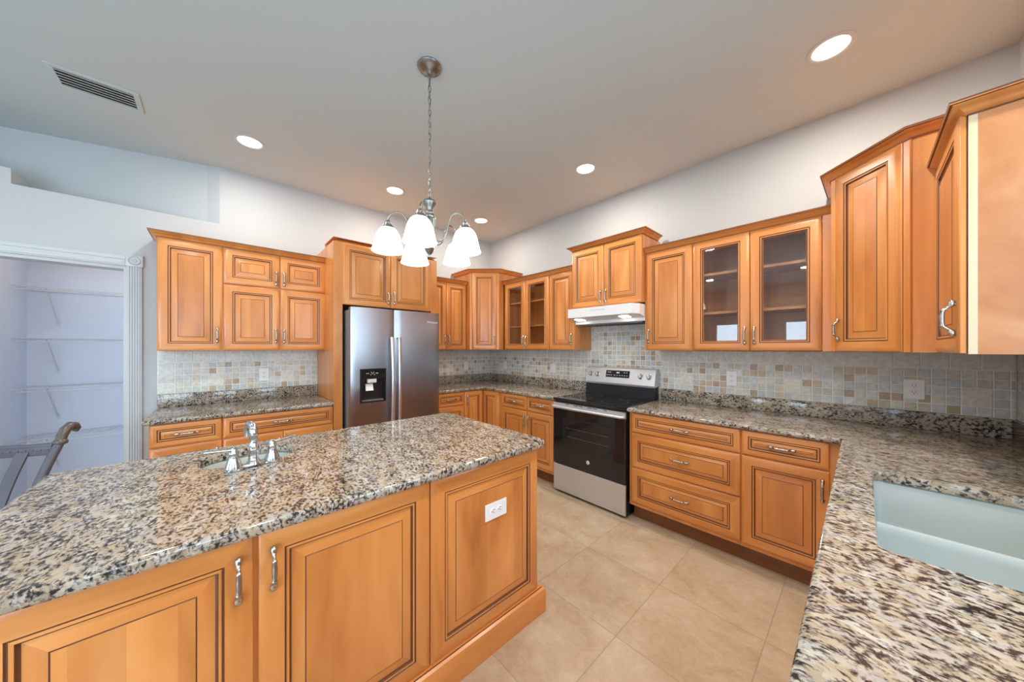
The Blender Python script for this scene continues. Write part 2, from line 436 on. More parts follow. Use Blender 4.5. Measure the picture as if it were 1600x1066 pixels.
def crown(path, z, parent=None, label=None):
    mb = MB(); sweep(mb, path, [(o, z + q) for o, q in CROWN], mats=[2 if m == 2 else 1 for m in CRM])
    o = mb.build('crown_moulding', WD, parent, smooth=40)
    if label: tag(o, label, 'moulding')
    return o
def carcass(cab, w, d, z0, z1, mats=WD, name='cabinet_body', hollow=False, shelves=()):
    """box of a cabinet, local front at y = 0 and back at y = d"""
    mb = MB()
    if not hollow: mb.box(0, 0, z0, w, d, z1, 0)
    else:
        t = .018
        mb.box(0, 0, z0, t, d, z1, 0); mb.box(w - t, 0, z0, w, d, z1, 0); mb.box(0, 0, z0, w, d, z0 + t, 0); mb.box(0, 0, z1 - t, w, d, z1, 0)
        mb.box(t, d - .008, z0 + t, w - t, d, z1 - t, 4)
        for i, f in enumerate(mb.f): pass
        mb.box(0, 0, z0 + t, .038, .019, z1 - t, 0); mb.box(w - .038, 0, z0 + t, w, .019, z1 - t, 0)
        mb.box(.038, 0, z0, w - .038, .019, z0 + .038, 1); mb.box(.038, 0, z1 - .038, w - .038, .019, z1, 1)
    o = mb.build(name, mats, cab)
    for sz in shelves:
        q = MB(); q.box(.018, .024, sz - .009, w - .018, d - .008, sz + .009, 0); q.build('shelf', 'wood_in', cab)
    return o

ZU, ZUT = 1.376, 2.224     # wall-cabinet bottom and top
UD = .304                  # wall-cabinet depth behind the doors
g = .0035
# placement helpers: local x runs along the wall, local -y points into the room
def on_range(name, label, x0, depth, cat='cabinet', group=None): return thing(name, label, cat, (x0, -depth, 0), 0, group)
def on_fridge(name, label, y0, depth, cat='cabinet', group=None): return thing(name, label, cat, (depth, y0, 0), 90, group)
def on_sink(name, label, y0, depth, cat='cabinet', group=None): return thing(name, label, cat, (W - depth, y0, 0), -90, group)
GAP = .0
# ================================================================== SETTING
b = MB(); b.box(-1.6, YB - .3, -.12, W + .3, .3, 0); struct(b, 'floor', 'floor')
b = MB(); b.box(-1.6, YB - .3, ZC, W + .3, .3, ZC + .12); struct(b, 'ceiling', 'ceil')
b = MB(); b.box(-1.4, 0, 0, W + .15, .15, ZC); struct(b, 'wall_back', 'wall')
# fridge wall with pantry opening and plant niche above it
NB = -4.11
b = MB()
b.box(-.12, -3.60, 0, 0, 0, 2.44); b.box(-.12, -4.30, 2.03, 0, -3.60, 2.44); b.box(-.12, YB, 0, 0, -4.30, 2.44)
b.box(-.12, -3.076, 2.44, 0, 0, ZC)
b.box(-.60, NB, 2.44, 0, -3.076, 2.497); b.box(-.60, -6.0, 2.44, 0, NB, 2.60); b.box(-.12, YB, 2.44, 0, -6.0, ZC)
b.prism([(-.047, -3.155), (-.12, -3.076), (-.001, -3.076)], 'z', 2.49, ZC)
b.prism([(-.047, -3.155), (-.62, -5.10), (-.74, -5.10), (-.74, -3.06), (-.12, -3.06)], 'z', 2.45, ZC)
b.box(-.74, -6.0, 2.601, 0, -5.1, ZC)
struct(b, 'wall_left', 'wall')
# sink wall and far wall with window openings
def holed(ax, const0, const1, lo, hi, wins):
    b = MB(); cuts = sorted([(min(w[1], w[2]), max(w[1], w[2]), w[3], w[4]) for w in wins]); cur = lo
    def bx(a0, a1, z0, z1):
        if a1 - a0 < 1e-4 or z1 - z0 < 1e-4: return
        if ax == 'x': b.box(const0, a0, z0, const1, a1, z1)
        else: b.box(a0, const0, z0, a1, const1, z1)
    for a0, a1, z0, z1 in cuts:
        bx(cur, a0, 0, ZC); bx(a0, a1, 0, z0); bx(a0, a1, z1, ZC); cur = a1
    bx(cur, hi, 0, ZC); return b
struct(holed('x', W, W + .14, YB, 0, [w for w in WINS if w[0] == 'x']), 'wall_right', 'wall')
struct(holed('y', YB - .14, YB, -1.4, W + .14, [w for w in WINS if w[0] == 'y']), 'wall_front', 'wall')
for k, (ax, a0, a1, z0, z1) in enumerate(WINS):
    a0, a1 = min(a0, a1), max(a0, a1); b = MB(); t = .045; mid = (a0 + a1) / 2
    def fb(u0, u1, w0, w1, dp=.06, m=0):
        if ax == 'x': b.box(W + .03, u0, w0, W + .03 + dp, u1, w1, m)
        else: b.box(u0, YB - .03 - dp, w0, u1, YB - .03, w1, m)
    fb(a0, a0 + t, z0, z1); fb(a1 - t, a1, z0, z1); fb(a0 + t, a1 - t, z0, z0 + t); fb(a0 + t, a1 - t, z1 - t, z1)
    if k in (1, 2): fb(mid - .03, mid + .03, z0 + t, z1 - t)
    else: fb(a0 + t, a1 - t, (z0 + z1) / 2 - .02, (z0 + z1) / 2 + .02)
    f = b.build('window_%d' % (k + 1), 'trim'); f['kind'] = 'structure'
    b = MB()
    if ax == 'x': b.box(W + .058, a0 + t, z0 + t, W + .062, a1 - t, z1 - t)
    else: b.box(a0 + t, YB - .062, z0 + t, a1 - t, YB - .058, z1 - t)
    b.build('pane', 'winglass', f)
# pantry shell
b = MB(); b.box(-1.12, -4.9, 0, -1.0, -3.0, 2.36); struct(b, 'wall_pantry_back', 'pantry')
b = MB(); b.box(-1.0, -4.42, 0, -.12, -4.295, 2.36); struct(b, 'wall_pantry_left', 'pantry')
b = MB(); b.box(-1.0, -3.2, 0, -.12, -3.08, 2.36); struct(b, 'wall_pantry_right', 'pantry')
b = MB(); b.box(-1.12, -4.9, 2.36, -.12, -3.0, 2.43); struct(b, 'ceiling_pantry', 'pantry')
# fluted pantry door casing with corner block
b = MB()
prof = [(-3.605, 0), (-3.605, .016)]
ys = -3.600
for k in range(5):
    a = ys + .004 + k * .0135
    prof += [(a, .019), (a + .0015, .019), (a + .004, .013), (a + .0095, .013), (a + .012, .019)]
prof += [(-3.530, .019), (-3.528, .016), (-3.528, 0)]
b.prism([(x, y) for y, x in prof], 'z', 0, 2.030)
struct(b, 'trim_1', 'trim')
b = MB(); b.box(0, -3.612, 2.030, .024, -3.522, 2.120, 0, .003)
b.lathe([(0, .026), (.010, .030), (.014, .025), (.026, .025), (.030, .030), (.034, .024)], (0, -3.567, 2.075), 24, 'x')
b.box(0, -4.372, 0, .019, -4.300, 2.030, 0, .003); b.box(0, -4.378, 2.030, .024, -4.288, 2.120, 0, .003)
struct(b, 'trim_2', 'trim', 40)
b = MB(); b.box(0, -4.30, 2.030, .016, -3.612, 2.108, 0, .003); b.box(.016, -4.30, 2.040, .021, -3.612, 2.060, 0, .002); b.box(.016, -4.30, 2.080, .021, -3.612, 2.1, 0, .002)
struct(b, 'trim_3', 'trim')
b = MB(); b.box(-.125, -3.625, 0, .002, -3.601, 2.03); b.box(-.125, -4.298, 0, .002, -4.28, 2.008); b.box(-.125, -4.298, 2.008, .002, -3.625, 2.03); struct(b, 'trim_4', 'trim')
b = MB(); b.box(-.062, -3.6275, .94, -.03, -3.6245, 1.0, 0, .001); b.box(-.052, -3.629, .955, -.040, -3.627, .985, 1)
tag(b.build('strike_plate', ['nickel', 'slot']), 'small metal strike plate on the white pantry door jamb', 'strike plate')

# ================================================================== WALL CABINETS ON THE FRIDGE WALL
c = on_fridge('wall_cabinet', 'tall single-door maple wall cabinet nearest the pantry doorway', -3.424, .325 - .02)
carcass(c, .367, UD - .002, ZU, ZUT)
door(c, .003, ZU + .003, .357, ZUT - ZU - .004, hx=.357 - .028, hz=.125)
c = on_fridge('wall_cabinet', 'four-door maple wall cabinet with two small doors above two taller ones', -3.057, .305)
carcass(c, .757, UD - .002, ZU, ZUT)
for x, w, hx in ((.004, .372, .372 - .026), (.384, .360, .026)):
    door(c, x, ZU + .003, w, .541, hx=hx, hz=.125); door(c, x, 1.930, w, .292, hx=hx, hz=.085)
crown([(.305, -2.318), (.305, -3.424), (.001, -3.424)][::-1], ZUT + .0005, None, 'crown moulding along the top of the wall cabinets beside the pantry doorway')
# tall fridge surround
c = on_fridge('fridge_surround', 'tall maple fridge surround with side panels and two doors above the refrigerator', -2.318, .62)
w = 1.045
b = MB(); b.box(0, 0, 0, .075, .62 - .002, 2.372, 0); b.build('side_panel', WD, c)
b = MB(); b.box(w - .075, 0, 0, w, .62 - .002, 2.372, 0); b.build('side_panel', WD, c)
b = MB(); b.box(.075, .0, 1.805, w - .075, .618, 2.372, 0); b.build('cabinet_body', WD, c)
door(c, .078, 1.800, .440, .565, hx=.440 - .028, hz=.10); door(c, .522, 1.800, .426, .565, hx=.028, hz=.10)
o = crown([(.0, .31), (0, 0), (w, 0), (w, .31)][::-1], 2.362, c)
# narrow pair beside the fridge
c = on_fridge('wall_cabinet', 'narrow two-door maple wall cabinet between the refrigerator and the corner cabinet', -1.268, .305)
carcass(c, .606, UD - .002, ZU, ZUT)
door(c, .004, ZU + .003, .292, ZUT - ZU - .004, hx=.292 - .026, hz=.125); door(c, .302, ZU + .003, .292, ZUT - ZU - .004, hx=.026, hz=.125)
crown([(.305, -.66), (.305, -1.268)][::-1], ZUT + .0005, None, 'crown moulding along the narrow wall cabinet beside the refrigerator')
# diagonal corner cabinets
def diagonal(label, corner, s, dp, mirror, ztop, hside):
    """corner = wall corner; s = reach along each wall; dp = side depth"""
    k = -1 if mirror else 1
    L = Vector((corner + k * dp, -s)) if not mirror else Vector((corner - s, -dp))
    Rr = Vector((corner + k * s, -dp)) if not mirror else Vector((corner - dp, -s))
    wd_ = (Rr - L).length
    c = thing('corner_wall_cabinet', label, 'cabinet', (L.x, L.y, 0), 45 if not mirror else -45)
    ang = R(45 if not mirror else -45); rot = Matrix.Rotation(-ang, 2)
    e = .002
    pts = [(corner + k * e, -e), (corner + k * e, -s), (corner + k * dp, -s), (corner + k * s, -dp), (corner + k * s, -e)]
    loc = [tuple(rot @ (Vector(p) - L)) for p in pts]
    b = MB(); b.prism(loc, 'z', ZU, ztop, 0); b.build('cabinet_body', WD, c)
    st = .028
    for x0 in (0, wd_ - st):
        b = MB(); b.box(x0, -.012, ZU, x0 + st, 0, ztop, 0, .002); b.build('stile', WD, c)
    dw = wd_ - 2 * st - .006
    door(c, st + .003, ZU + .003, dw, ztop - ZU - .006, hx=(dw - .026) if hside else .026, hz=.125, y=-.001)
    path = [loc[1], loc[2], loc[3], loc[4]]
    if mirror: path = [loc[4], loc[3], loc[2], loc[1]]
    # travel so that the outside lies to the right
    a = Vector(path[1]); q = Vector(path[2]); 
    if (q - a).x < 0: path = path[::-1]
    path = [(x, y - (.012 if i in (1, 2) else 0)) for i, (x, y) in enumerate(path)]
    crown(path, ztop - .004, c)
    return c
diagonal('diagonal maple corner wall cabinet in the corner between the refrigerator and the range', 0, .655, .385, False, 2.378, True)
diagonal('diagonal maple corner wall cabinet above the sink end of the counter', W, .675, .395, True, 2.392, False)

# ================================================================== WALL CABINETS ON THE RANGE WALL
c = on_range('glass_door_cabinet', 'two-door glass-front maple cabinet nearest the diagonal cabinet beside the fridge', .657, .305)
carcass(c, .795, UD - .002, ZU, ZUT, hollow=True, shelves=(1.667, 1.967))
door(c, .046, ZU + .003, .364, ZUT - ZU - .004, hx=.364 - .024, hz=.105, glassy=True); door(c, .414, ZU + .003, .376, ZUT - ZU - .004, hx=.024, hz=.105, glassy=True)
c = on_range('wall_cabinet', 'narrow single-door maple wall cabinet on the corner side of the range hood', 1.4535, .305)
carcass(c, .344, UD - .002, ZU, ZUT)
door(c, .003, ZU + .003, .338, ZUT - ZU - .004, hx=.338 - .026, hz=.115)
crown([(.657, -.306), (1.797, -.306)], ZUT + .0005, None, 'crown moulding along the glass-front and narrow cabinets between corner and hood')
c = on_range('hood_cabinet', 'raised two-door maple cabinet above the white range hood', 1.799, .345)
carcass(c, .757, .343, 1.803, 2.402)
door(c, .005, 1.811, .370, .585, hx=.370 - .026, hz=.085); door(c, .380, 1.811, .370, .585, hx=.026, hz=.085)
crown([(0, .30), (0, 0), (.757, 0), (.757, .30)], 2.398, c)
c = on_range('wall_cabinet', 'single-door maple wall cabinet between the range hood and large glass doors', 2.558, .305)
carcass(c, .388, UD - .002, ZU, ZUT)
door(c, .016, ZU + .003, .367, ZUT - ZU - .004, hx=.026, hz=.125)
c = on_range('glass_door_cabinet', 'large two-door glass-front maple cabinet to the sink side of the hood', 2.947, .305)
carcass(c, .790, UD - .002, ZU, ZUT, hollow=True, shelves=(1.667, 1.967))
door(c, .003, ZU + .003, .366, ZUT - ZU - .004, hx=.366 - .026, hz=.108, glassy=True); door(c, .373, ZU + .003, .366, ZUT - ZU - .004, hx=.026, hz=.108, glassy=True)
b = MB(); b.box(.742, -.006, ZU, .790, 0, ZUT, 0); b.build('filler_strip', WD, c)
crown([(2.558, -.306), (3.737, -.306)], ZUT + .0005, None, 'crown moulding along the large glass-front cabinet and its solid-door neighbour')
# end cabinet on the sink wall
c = on_sink('wall_cabinet', 'maple wall cabinet on the sink wall showing its pale bare side panel', -.679, .309)
ZE = ZUT - .018
b = MB(); b.box(0, 0, ZU, .521, .307, ZE, 0); b.build('cabinet_body', WD, c)
b = MB(); b.box(0.0, -.001, ZU, .5225, .018, ZE, 0); b.build('face_frame_edge', 'wood_edge', c)['label'] = 'pale unfinished maple edge strip'
b = MB(); b.box(.5205, .018, ZU, .5235, .306, ZE, 0); b.build('side_panel', 'wood_raw', c)['label'] = 'pale unstained maple veneer side panel'
door(c, .01, ZU + .003, .505, ZE - ZU - .006, hx=.505 - .028, hz=.125, y=-.004)
crown([(0, 0), (.5225, 0), (.5225, .307)], ZE - .012, c)

# ================================================================== BASE CABINETS
ZD, ZB, ZK = .8745, .155, .125
BD = .61
def base(c, w, d=BD, kick=True, top=.878):
    b = MB(); b.box(0, 0, ZK, w, d - .003, top, 0); o = b.build('cabinet_body', WD, c)
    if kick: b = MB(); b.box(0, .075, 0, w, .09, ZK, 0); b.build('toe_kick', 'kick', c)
    return o
def bdoor(c, x, w, z0=ZB, z1=.712, hside=0):
    door(c, x, z0, w, z1 - z0, hx=(.026 if hside < 0 else w - .026) if hside else None, hz=(z1 - z0) - .105)
def bdrawer(c, x, w, z0=.722, z1=ZD): door(c, x, z0, w, z1 - z0, hx=w / 2, hz=(z1 - z0) / 2, name='drawer', vert=False)
c = on_fridge('base_cabinet', 'narrower maple base cabinet with drawer under the counter by the pantry doorway', -3.434, BD)
base(c, .370); bdrawer(c, .004, .361); bdoor(c, .004, .361, hside=1)
c = on_fridge('base_cabinet', 'wider maple base cabinet with drawer beside the tall fridge surround', -3.063, BD)
base(c, .743); bdrawer(c, .004, .734); bdoor(c, .004, .365, hside=1); bdoor(c, .373, .365, hside=-1)
c = on_fridge('base_cabinet', 'maple base cabinet with drawer between the refrigerator and the inside corner', -1.270, BD)
base(c, .368); bdrawer(c, .004, .358); bdoor(c, .004, .358, hside=-1)
# folding corner cabinet
c = thing('corner_base_cabinet', 'inside-corner maple base cabinet with a folding two-leaf door', 'cabinet', (0, 0, 0))
b = MB(); b.prism([(.003, -.003), (.003, -.900), (BD, -.900), (BD, -BD), (.955, -BD), (.955, -.003)], 'z', ZK, .878, 0); b.build('cabinet_body', WD, c)
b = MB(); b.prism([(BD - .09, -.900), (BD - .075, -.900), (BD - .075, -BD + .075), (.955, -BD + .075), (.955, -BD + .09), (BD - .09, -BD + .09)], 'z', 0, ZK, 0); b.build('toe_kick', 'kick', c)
d = door_mb(.262, ZD - ZB).build('door', WD, c, smooth=25, loc=(BD, -.896, ZB), rot=(0, 0, R(90))); handle(d, .028, ZD - ZB - .10, -.02)
door_mb(.292, ZD - ZB).build('door', WD, c, smooth=25, loc=(BD + .024, -BD, ZB))
c = on_range('base_cabinet', 'two-door two-drawer maple base cabinet on the corner side of the range', .957, BD)
base(c, .832); bdrawer(c, .035, .404); bdrawer(c, .447, .376); bdoor(c, .035, .404, hside=1); bdoor(c, .447, .376, hside=-1)
c = on_range('drawer_base_cabinet', 'maple base cabinet with a stack of three wide drawers beside the range', 2.570, BD)
base(c, .759); bdrawer(c, .024, .731); bdrawer(c, .024, .731, .442, .713); bdrawer(c, .024, .731, ZB, .433)
c = on_range('base_cabinet', 'maple base cabinet with drawer over one door next to the three-drawer stack', 3.330, BD)
base(c, .475); bdrawer(c, .004, .401); bdoor(c, .004, .401, hside=1)
c = on_sink('sink_base_cabinet', 'maple sink base cabinet under the white kitchen sink', -.70, .612)
b = MB(); b.box(0, 0, ZK, 1.50, .606, .60, 0); b.box(0, 0, .60, 1.50, .050, .878, 0); b.box(1.34, .05, .60, 1.50, .606, .878, 0); b.box(0, .05, .60, .33, .606, .878, 0); b.build('cabinet_body', WD, c)
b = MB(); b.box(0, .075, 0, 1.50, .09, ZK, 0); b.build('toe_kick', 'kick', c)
for x in (.04, .53, 1.02): bdoor(c, x, .44, hside=1)
c = on_sink('base_cabinet', 'maple base cabinet beside the sink base', -2.205, .612)
base(c, 1.05, .612); bdrawer(c, .004, .52); bdrawer(c, .53, .515); bdoor(c, .004, .52, hside=1); bdoor(c, .53, .515, hside=-1)

# ================================================================== ISLAND
IX = 2.677   # front of the island carcass
c = thing('kitchen_island', 'maple kitchen island with raised-panel front and plinth', 'island', (IX, -3.52, 0), 90)
IL = 3.52 - 1.850; ID = .90
b = MB(); b.box(0, 0, 0, IL, ID, .50, 0); b.box(0, 0, .5, IL, .48, .876, 0)
b.box(0, .48, .5, .28, ID, .876, 0); b.box(.80, .48, .5, IL, ID, .876, 0); b.box(.28, ID - .035, .5, .80, ID, .876, 0)
b.build('cabinet_body', WD, c)
y2l = lambda y: y + 3.52
o = door_mb(.622, .735, fw=.062).build('end_panel', WD, c, smooth=25, loc=(y2l(-2.470), 0, .128))
d = door_mb(.536, .740, fw=.062).build('door', WD, c, smooth=25, loc=(y2l(-3.012), 0, .128)); handle(d, .033, .632, -.02)
d = door_mb(.450, .740, fw=.062).build('door', WD, c, smooth=25, loc=(y2l(-3.475), 0, .128)); handle(d, .450 - .032, .632, -.02)
b = MB(); sweep(b, [(0, ID), (0, 0), (IL, 0), (IL, ID)], [(0, 0), (.040, 0), (.040, .108), (.036, .118), (.026, .124), (.024, .128), (0, .128)], mats=[1, 1, 1, 1, 2, 1]); b.build('plinth', WD, c, smooth=30)

# ================================================================== COUNTERTOPS
ZT = .914
def counter(name, label, poly, holes, zb=.879, splash=()):
    o = tag(slab(poly, holes, zb, ZT).build(name, 'granite', smooth=50), label, 'countertop')
    for (x0, y0, x1, y1) in splash:
        b = MB(); b.box(x0, y0, ZT + .0005, x1, y1, 1.019, 0, .003); b.build('upstand', 'granite', o, smooth=50)
    return o
counter('granite_countertop', 'speckled granite countertop beside the pantry doorway', [(.002, -3.452), (.650, -3.462), (.650, -2.320), (.002, -2.320)], [], splash=[(.002, -3.448, .022, -2.320)])
counter('granite_countertop', 'speckled granite corner countertop between the refrigerator and the range',
        [(.002, -1.270), (.650, -1.270), (.650, -.650), (1.792, -.650), (1.792, -.002), (.002, -.002)], [], splash=[(.002, -1.270, .022, -.003), (.022, -.022, 1.792, -.002)])
sink_hole = rounded(3.884, -1.925, 4.305, -1.190, .03)
counter('granite_countertop', 'speckled granite countertop running around the white kitchen sink',
        [(2.566, -.002), (2.566, -.650), (3.782, -.650), (3.782, -3.255), (W - .002, -3.255), (W - .002, -.002)], [sink_hole],
        splash=[(2.575, -.022, W - .022, -.002), (W - .022, -3.25, W - .002, -.002)])
isl = rounded(1.737, -3.583, 2.735, -1.812, .045, rs=(.03, .03, .045, .045))
def superellipse(cx, cy, a, b_, n, k=40):
    out = []
    for i in range(k):
        t = 2 * PI * i / k; ct, st = math.cos(t), math.sin(t)
        out.append((cx + a * math.copysign(abs(ct) ** (2 / n), ct), cy + b_ * math.copysign(abs(st) ** (2 / n), st)))
    return out
bar_hole = superellipse(1.984, -2.990, .134, .165, 2.8)
counter('island_countertop', 'speckled granite island countertop with rounded corners and a small bar sink', isl, [bar_hole], zb=.877)

# ================================================================== SINKS AND FAUCET
def bowl(mb, outline, z1, z0, taper, t=.010, floor_r=.7):
    """open basin: inner wall from outline down to a floor"""
    n = len(outline); cx = sum(p[0] for p in outline) / n; cy = sum(p[1] for p in outline) / n
    rings = [(offset(outline, -.022), z1), (outline, z1), (offset(outline, .004), z1 - .006), (offset(outline, taper * .5), z0 + .05), (offset(outline, taper), z0 + .018), (offset(outline, taper + .012), z0 + .004), (offset(outline, taper + .028), z0)]
    v = [(x, y, z) for r, z in rings for x, y in r]
    v.append((cx, cy, z0 - .004)); L = len(rings)
    f = [(i * n + j, i * n + (j + 1) % n, (i + 1) * n + (j + 1) % n, (i + 1) * n + j) for i in range(L - 1) for j in range(n)]
    f += [((L - 1) * n + j, (L - 1) * n + (j + 1) % n, len(v) - 1) for j in range(n)]
    # outside shell
    ro = [(offset(outline, -.022), z1 - .008), (offset(outline, -.010), z1 - .012), (offset(outline, taper - .014), z0 - .012)]
    v2 = [(x, y, z) for r, z in ro for x, y in r]; v2.append((cx, cy, z0 - .014))
    mb.add(v, f)
    f2 = [(i * n + j, i * n + (j + 1) % n, (i + 1) * n + (j + 1) % n, (i + 1) * n + j) for i in range(2) for j in range(n)] + [(2 * n + j, 2 * n + (j + 1) % n, 3 * n) for j in range(n)]
    mb.add(v2, f2)
s = thing('kitchen_sink', 'white undermount double-bowl kitchen sink set in the granite counter', 'sink', (4.09, -1.557, .878))
# one trough with a low divider
b = MB(); bowl(b, [(x - 4.09, y + 1.557) for x, y in rounded(3.880, -1.935, 4.309, -1.180, .04)], -.001, -.20, .012)
b.build('basin', 'porcelain', s, smooth=45)
b = MB(); dv = [(-.034, -.198), (-.020, -.16), (-.013, -.06), (-.010, -.040), (-.006, -.035), (.006, -.035), (.010, -.040), (.013, -.06), (.020, -.16), (.034, -.198)]
b.prism(dv, 'x', -.205, .214); b.build('divider', 'porcelain', s, smooth=40, loc=(0, .003, 0))
for y in (-.2, .2):
    b = MB(); b.lathe([(0, .0), (.030, .0), (.042, .004), (.045, .001)], (.03, y, -.2035), 24); b.build('drain', 'chrome', s, smooth=40)
s = thing('bar_sink', 'small white undermount bar sink in the island countertop', 'sink', (1.984, -2.990, .876))
b = MB(); bowl(b, superellipse(0, 0, .138, .169, 2.8), -.0015, -.15, .03); b.build('basin', 'porcelain', s, smooth=60)
b = MB(); b.lathe([(0, .0), (.022, .0), (.032, .004), (.035, .001)], (0, 0, -.1535), 24); b.build('drain', 'chrome', s, smooth=40)
fct = thing('bar_faucet', 'chrome two-handle bar faucet standing behind the small island sink', 'faucet', (2.168, -2.988, ZT), 103)
# local x runs along the bridge, local +y towards the sink
b = MB(); b.box(-.062, -.016, 0, .062, .016, .016, 0, .006); b.lathe([(.030, 0), (.031, .004), (.028, .010), (.0, .012)], (-.062, 0, 0), 20); b.lathe([(.030, 0), (.031, .004), (.028, .010), (0, .012)], (.062, 0, 0), 20)
b.build('bridge', 'chrome', fct, smooth=40)
for sx in (-1, 1):
    b = MB(); b.lathe([(.027, .010), (.027, .016), (.022, .030), (.0165, .048), (.015, .062), (.0165, .066), (.0165, .072), (.012, .078), (.0115, .090), (.006, .094), (0, .094)], (0, 0, 0), 20)
    h = b.build('tap_body', 'chrome', fct, smooth=40, loc=(sx * .064, 0, 0))
    b = MB(); b.tube([(0, 0, .083), (sx * .02, 0, .084), (sx * .05, .002, .087), (sx * .088, .004, .091)], [.007, .0065, .006, .0065], 10); b.build('lever', 'chrome', h, smooth=50)
b = MB(); b.lathe([(.026, .010), (.025, .016), (.019, .026), (.0165, .034), (.0165, .064), (.019, .067), (.019, .072), (.0155, .075), (.0145, .120), (.0165, .123), (.0165, .128), (.013, .130)], (0, 0, 0), 20)
pts = [(0, 0, .126)] + [(0, .034 - .034 * math.cos(R(a)), .134 + .034 * math.sin(R(a))) for a in range(0, 200, 20)] + [(0, .069, .112)]
b.tube(pts, [.0135] * 3 + [.013] * (len(pts) - 5) + [.012, .0125], 14); b.build('spout', 'chrome', fct, smooth=50)

# ================================================================== TILED BACKSPLASH
PAL = [srgb(*c) for c in ((188, 192, 188), (194, 199, 198), (198, 199, 188), (182, 168, 146), (166, 149, 128), (190, 182, 164), (180, 188, 190), (190, 192, 187), (194, 191, 178), (180, 186, 184))]
def tile(mb, u0, w0, u1, w1, col, place, h=.007):
    g_ = .0027; u0 += g_; u1 -= g_; w0 += g_; w1 -= g_; e = .002
    P = [(u0, w0, .002), (u1, w0, .002), (u1, w1, .002), (u0, w1, .002), (u0, w0, h - e), (u1, w0, h - e), (u1, w1, h - e), (u0, w1, h - e),
         (u0 + e, w0 + e, h), (u1 - e, w0 + e, h), (u1 - e, w1 - e, h), (u0 + e, w1 - e, h)]
    mb.add([place(*p) for p in P], [(0, 1, 5, 4), (1, 2, 6, 5), (2, 3, 7, 6), (3, 0, 4, 7), (4, 5, 9, 8), (5, 6, 10, 9), (6, 7, 11, 10), (7, 4, 8, 11), (8, 9, 10, 11)], 1, col)
def jit(c, a=.06):
    k = 1.20 + random.uniform(-a, a); return (c[0] * k, c[1] * k, c[2] * k, 1)
BIG = srgb(196, 199, 194); DECO = srgb(206, 205, 194)
PT = .0515; ZS = 1.020
def mosaic(mb, place, u0, u1, z0, z1, decos=(), align=None):
    """small tiles from u0 to u1; decos = left edges of two-by-two accent tiles"""
    rows = int(round((z1 - z0) / PT)); p = (z1 - z0) / rows
    u = align if align is not None else u0
    while u > u0 + 1e-6: u -= PT
    dc = []
    k = 0; cols = []
    while u < u1 - .004:
        a, e = max(u, u0), min(u + PT, u1)
        if e - a > .008: cols.append((a, e))
        u += PT
    dcol = {}
    for d in decos:
        j = min(range(len(cols)), key=lambda i: abs(cols[i][0] - d)); dcol[j] = 1; dcol[j + 1] = 2
    for j, (a, e) in enumerate(cols):
        for r in range(rows):
            if j in dcol and r in (1, 2):
                if dcol[j] == 1 and r == 1 and j + 1 < len(cols): tile(mb, a, z0 + r * p, cols[j + 1][1], z0 + (r + 2) * p, jit(DECO, .02), place, .009)
                continue
            tile(mb, a, z0 + r * p, e, z0 + (r + 1) * p, jit(random.choice(PAL)), place)
def bigs(mb, place, u0, u1, z0, z1, pw=.1035, align=None):
    u = align if align is not None else u0
    while u > u0 + 1e-6: u -= pw
    while u < u1 - .004:
        a, e = max(u, u0), min(u + pw, u1)
        if e - a > .01: tile(mb, a, z0, e, z1, jit(BIG, .04), place)
        u += pw
ZM, ZTOP = 1.274, 1.3755
# range wall
b = MB(); pl = lambda u, w_, h: (u, -h, w_)
b.box(.008, -.004, 1.0195, 1.800, -.0005, ZTOP, 0); b.box(1.800, -.004, .92, 2.560, -.0005, 1.72, 0); b.box(2.560, -.004, 1.0195, W - .008, -.0005, ZTOP, 0)
mosaic(b, pl, .008, 1.800, ZS, ZM, decos=(.22, 1.045, 1.62), align=1.045)
mosaic(b, pl, 1.800, 2.575, ZS - .10, ZM, align=1.905)
mosaic(b, pl, 1.905, 2.520, ZM, 1.568, align=1.905)
for z in (ZM, ZM + .0985, ZM + .197): tile(b, 1.802, z, 1.905, z + .098, jit(BIG, .04), pl); tile(b, 2.520, z, 2.5595, z + .098, jit(BIG, .04), pl)
bigs(b, pl, 1.802, 2.5595, 1.568, 1.671, align=1.802); bigs(b, pl, 1.802, 2.5595, 1.671, 1.72, align=1.85)
mosaic(b, pl, 2.575, W - .008, ZS, ZM, decos=(2.767, 3.472, 4.236), align=4.2355)
bigs(b, pl, .008, 1.800, ZM, ZTOP, align=.008); bigs(b, pl, 2.560, W - .008, ZM, ZTOP, align=W - .008)
tag(b.build('tile_backsplash', ['grout', 'tile']), 'mosaic tile backsplash on the wall behind the range', 'backsplash')
b = MB(); pl2 = lambda u, w_, h: (h, u, w_)
b.box(.0005, -3.448, 1.0195, .004, -2.320, ZTOP, 0)
mosaic(b, pl2, -3.352, -2.320, ZS, ZM, decos=(-3.149, -2.646), align=-3.352); bigs(b, pl2, -3.448, -2.320, ZM, ZTOP, align=-3.448)
for k in range(3): tile(b, -3.447, ZS + k * .0847, -3.352, ZS + (k + 1) * .0847, jit(BIG, .04), pl2)
tag(b.build('tile_backsplash', ['grout', 'tile']), 'mosaic tile backsplash above the counter by the pantry doorway', 'backsplash')
b = MB(); b.box(.0005, -1.268, 1.0195, .004, -.009, ZTOP, 0)
mosaic(b, pl2, -1.268, -.009, ZS, ZM, decos=(-.78, -.24), align=-.78); bigs(b, pl2, -1.268, -.009, ZM, ZTOP, align=-1.2)
tag(b.build('tile_backsplash', ['grout', 'tile']), 'mosaic tile backsplash between the refrigerator and the inside corner', 'backsplash')
b = MB(); pl3 = lambda u, w_, h: (W - h, u, w_)
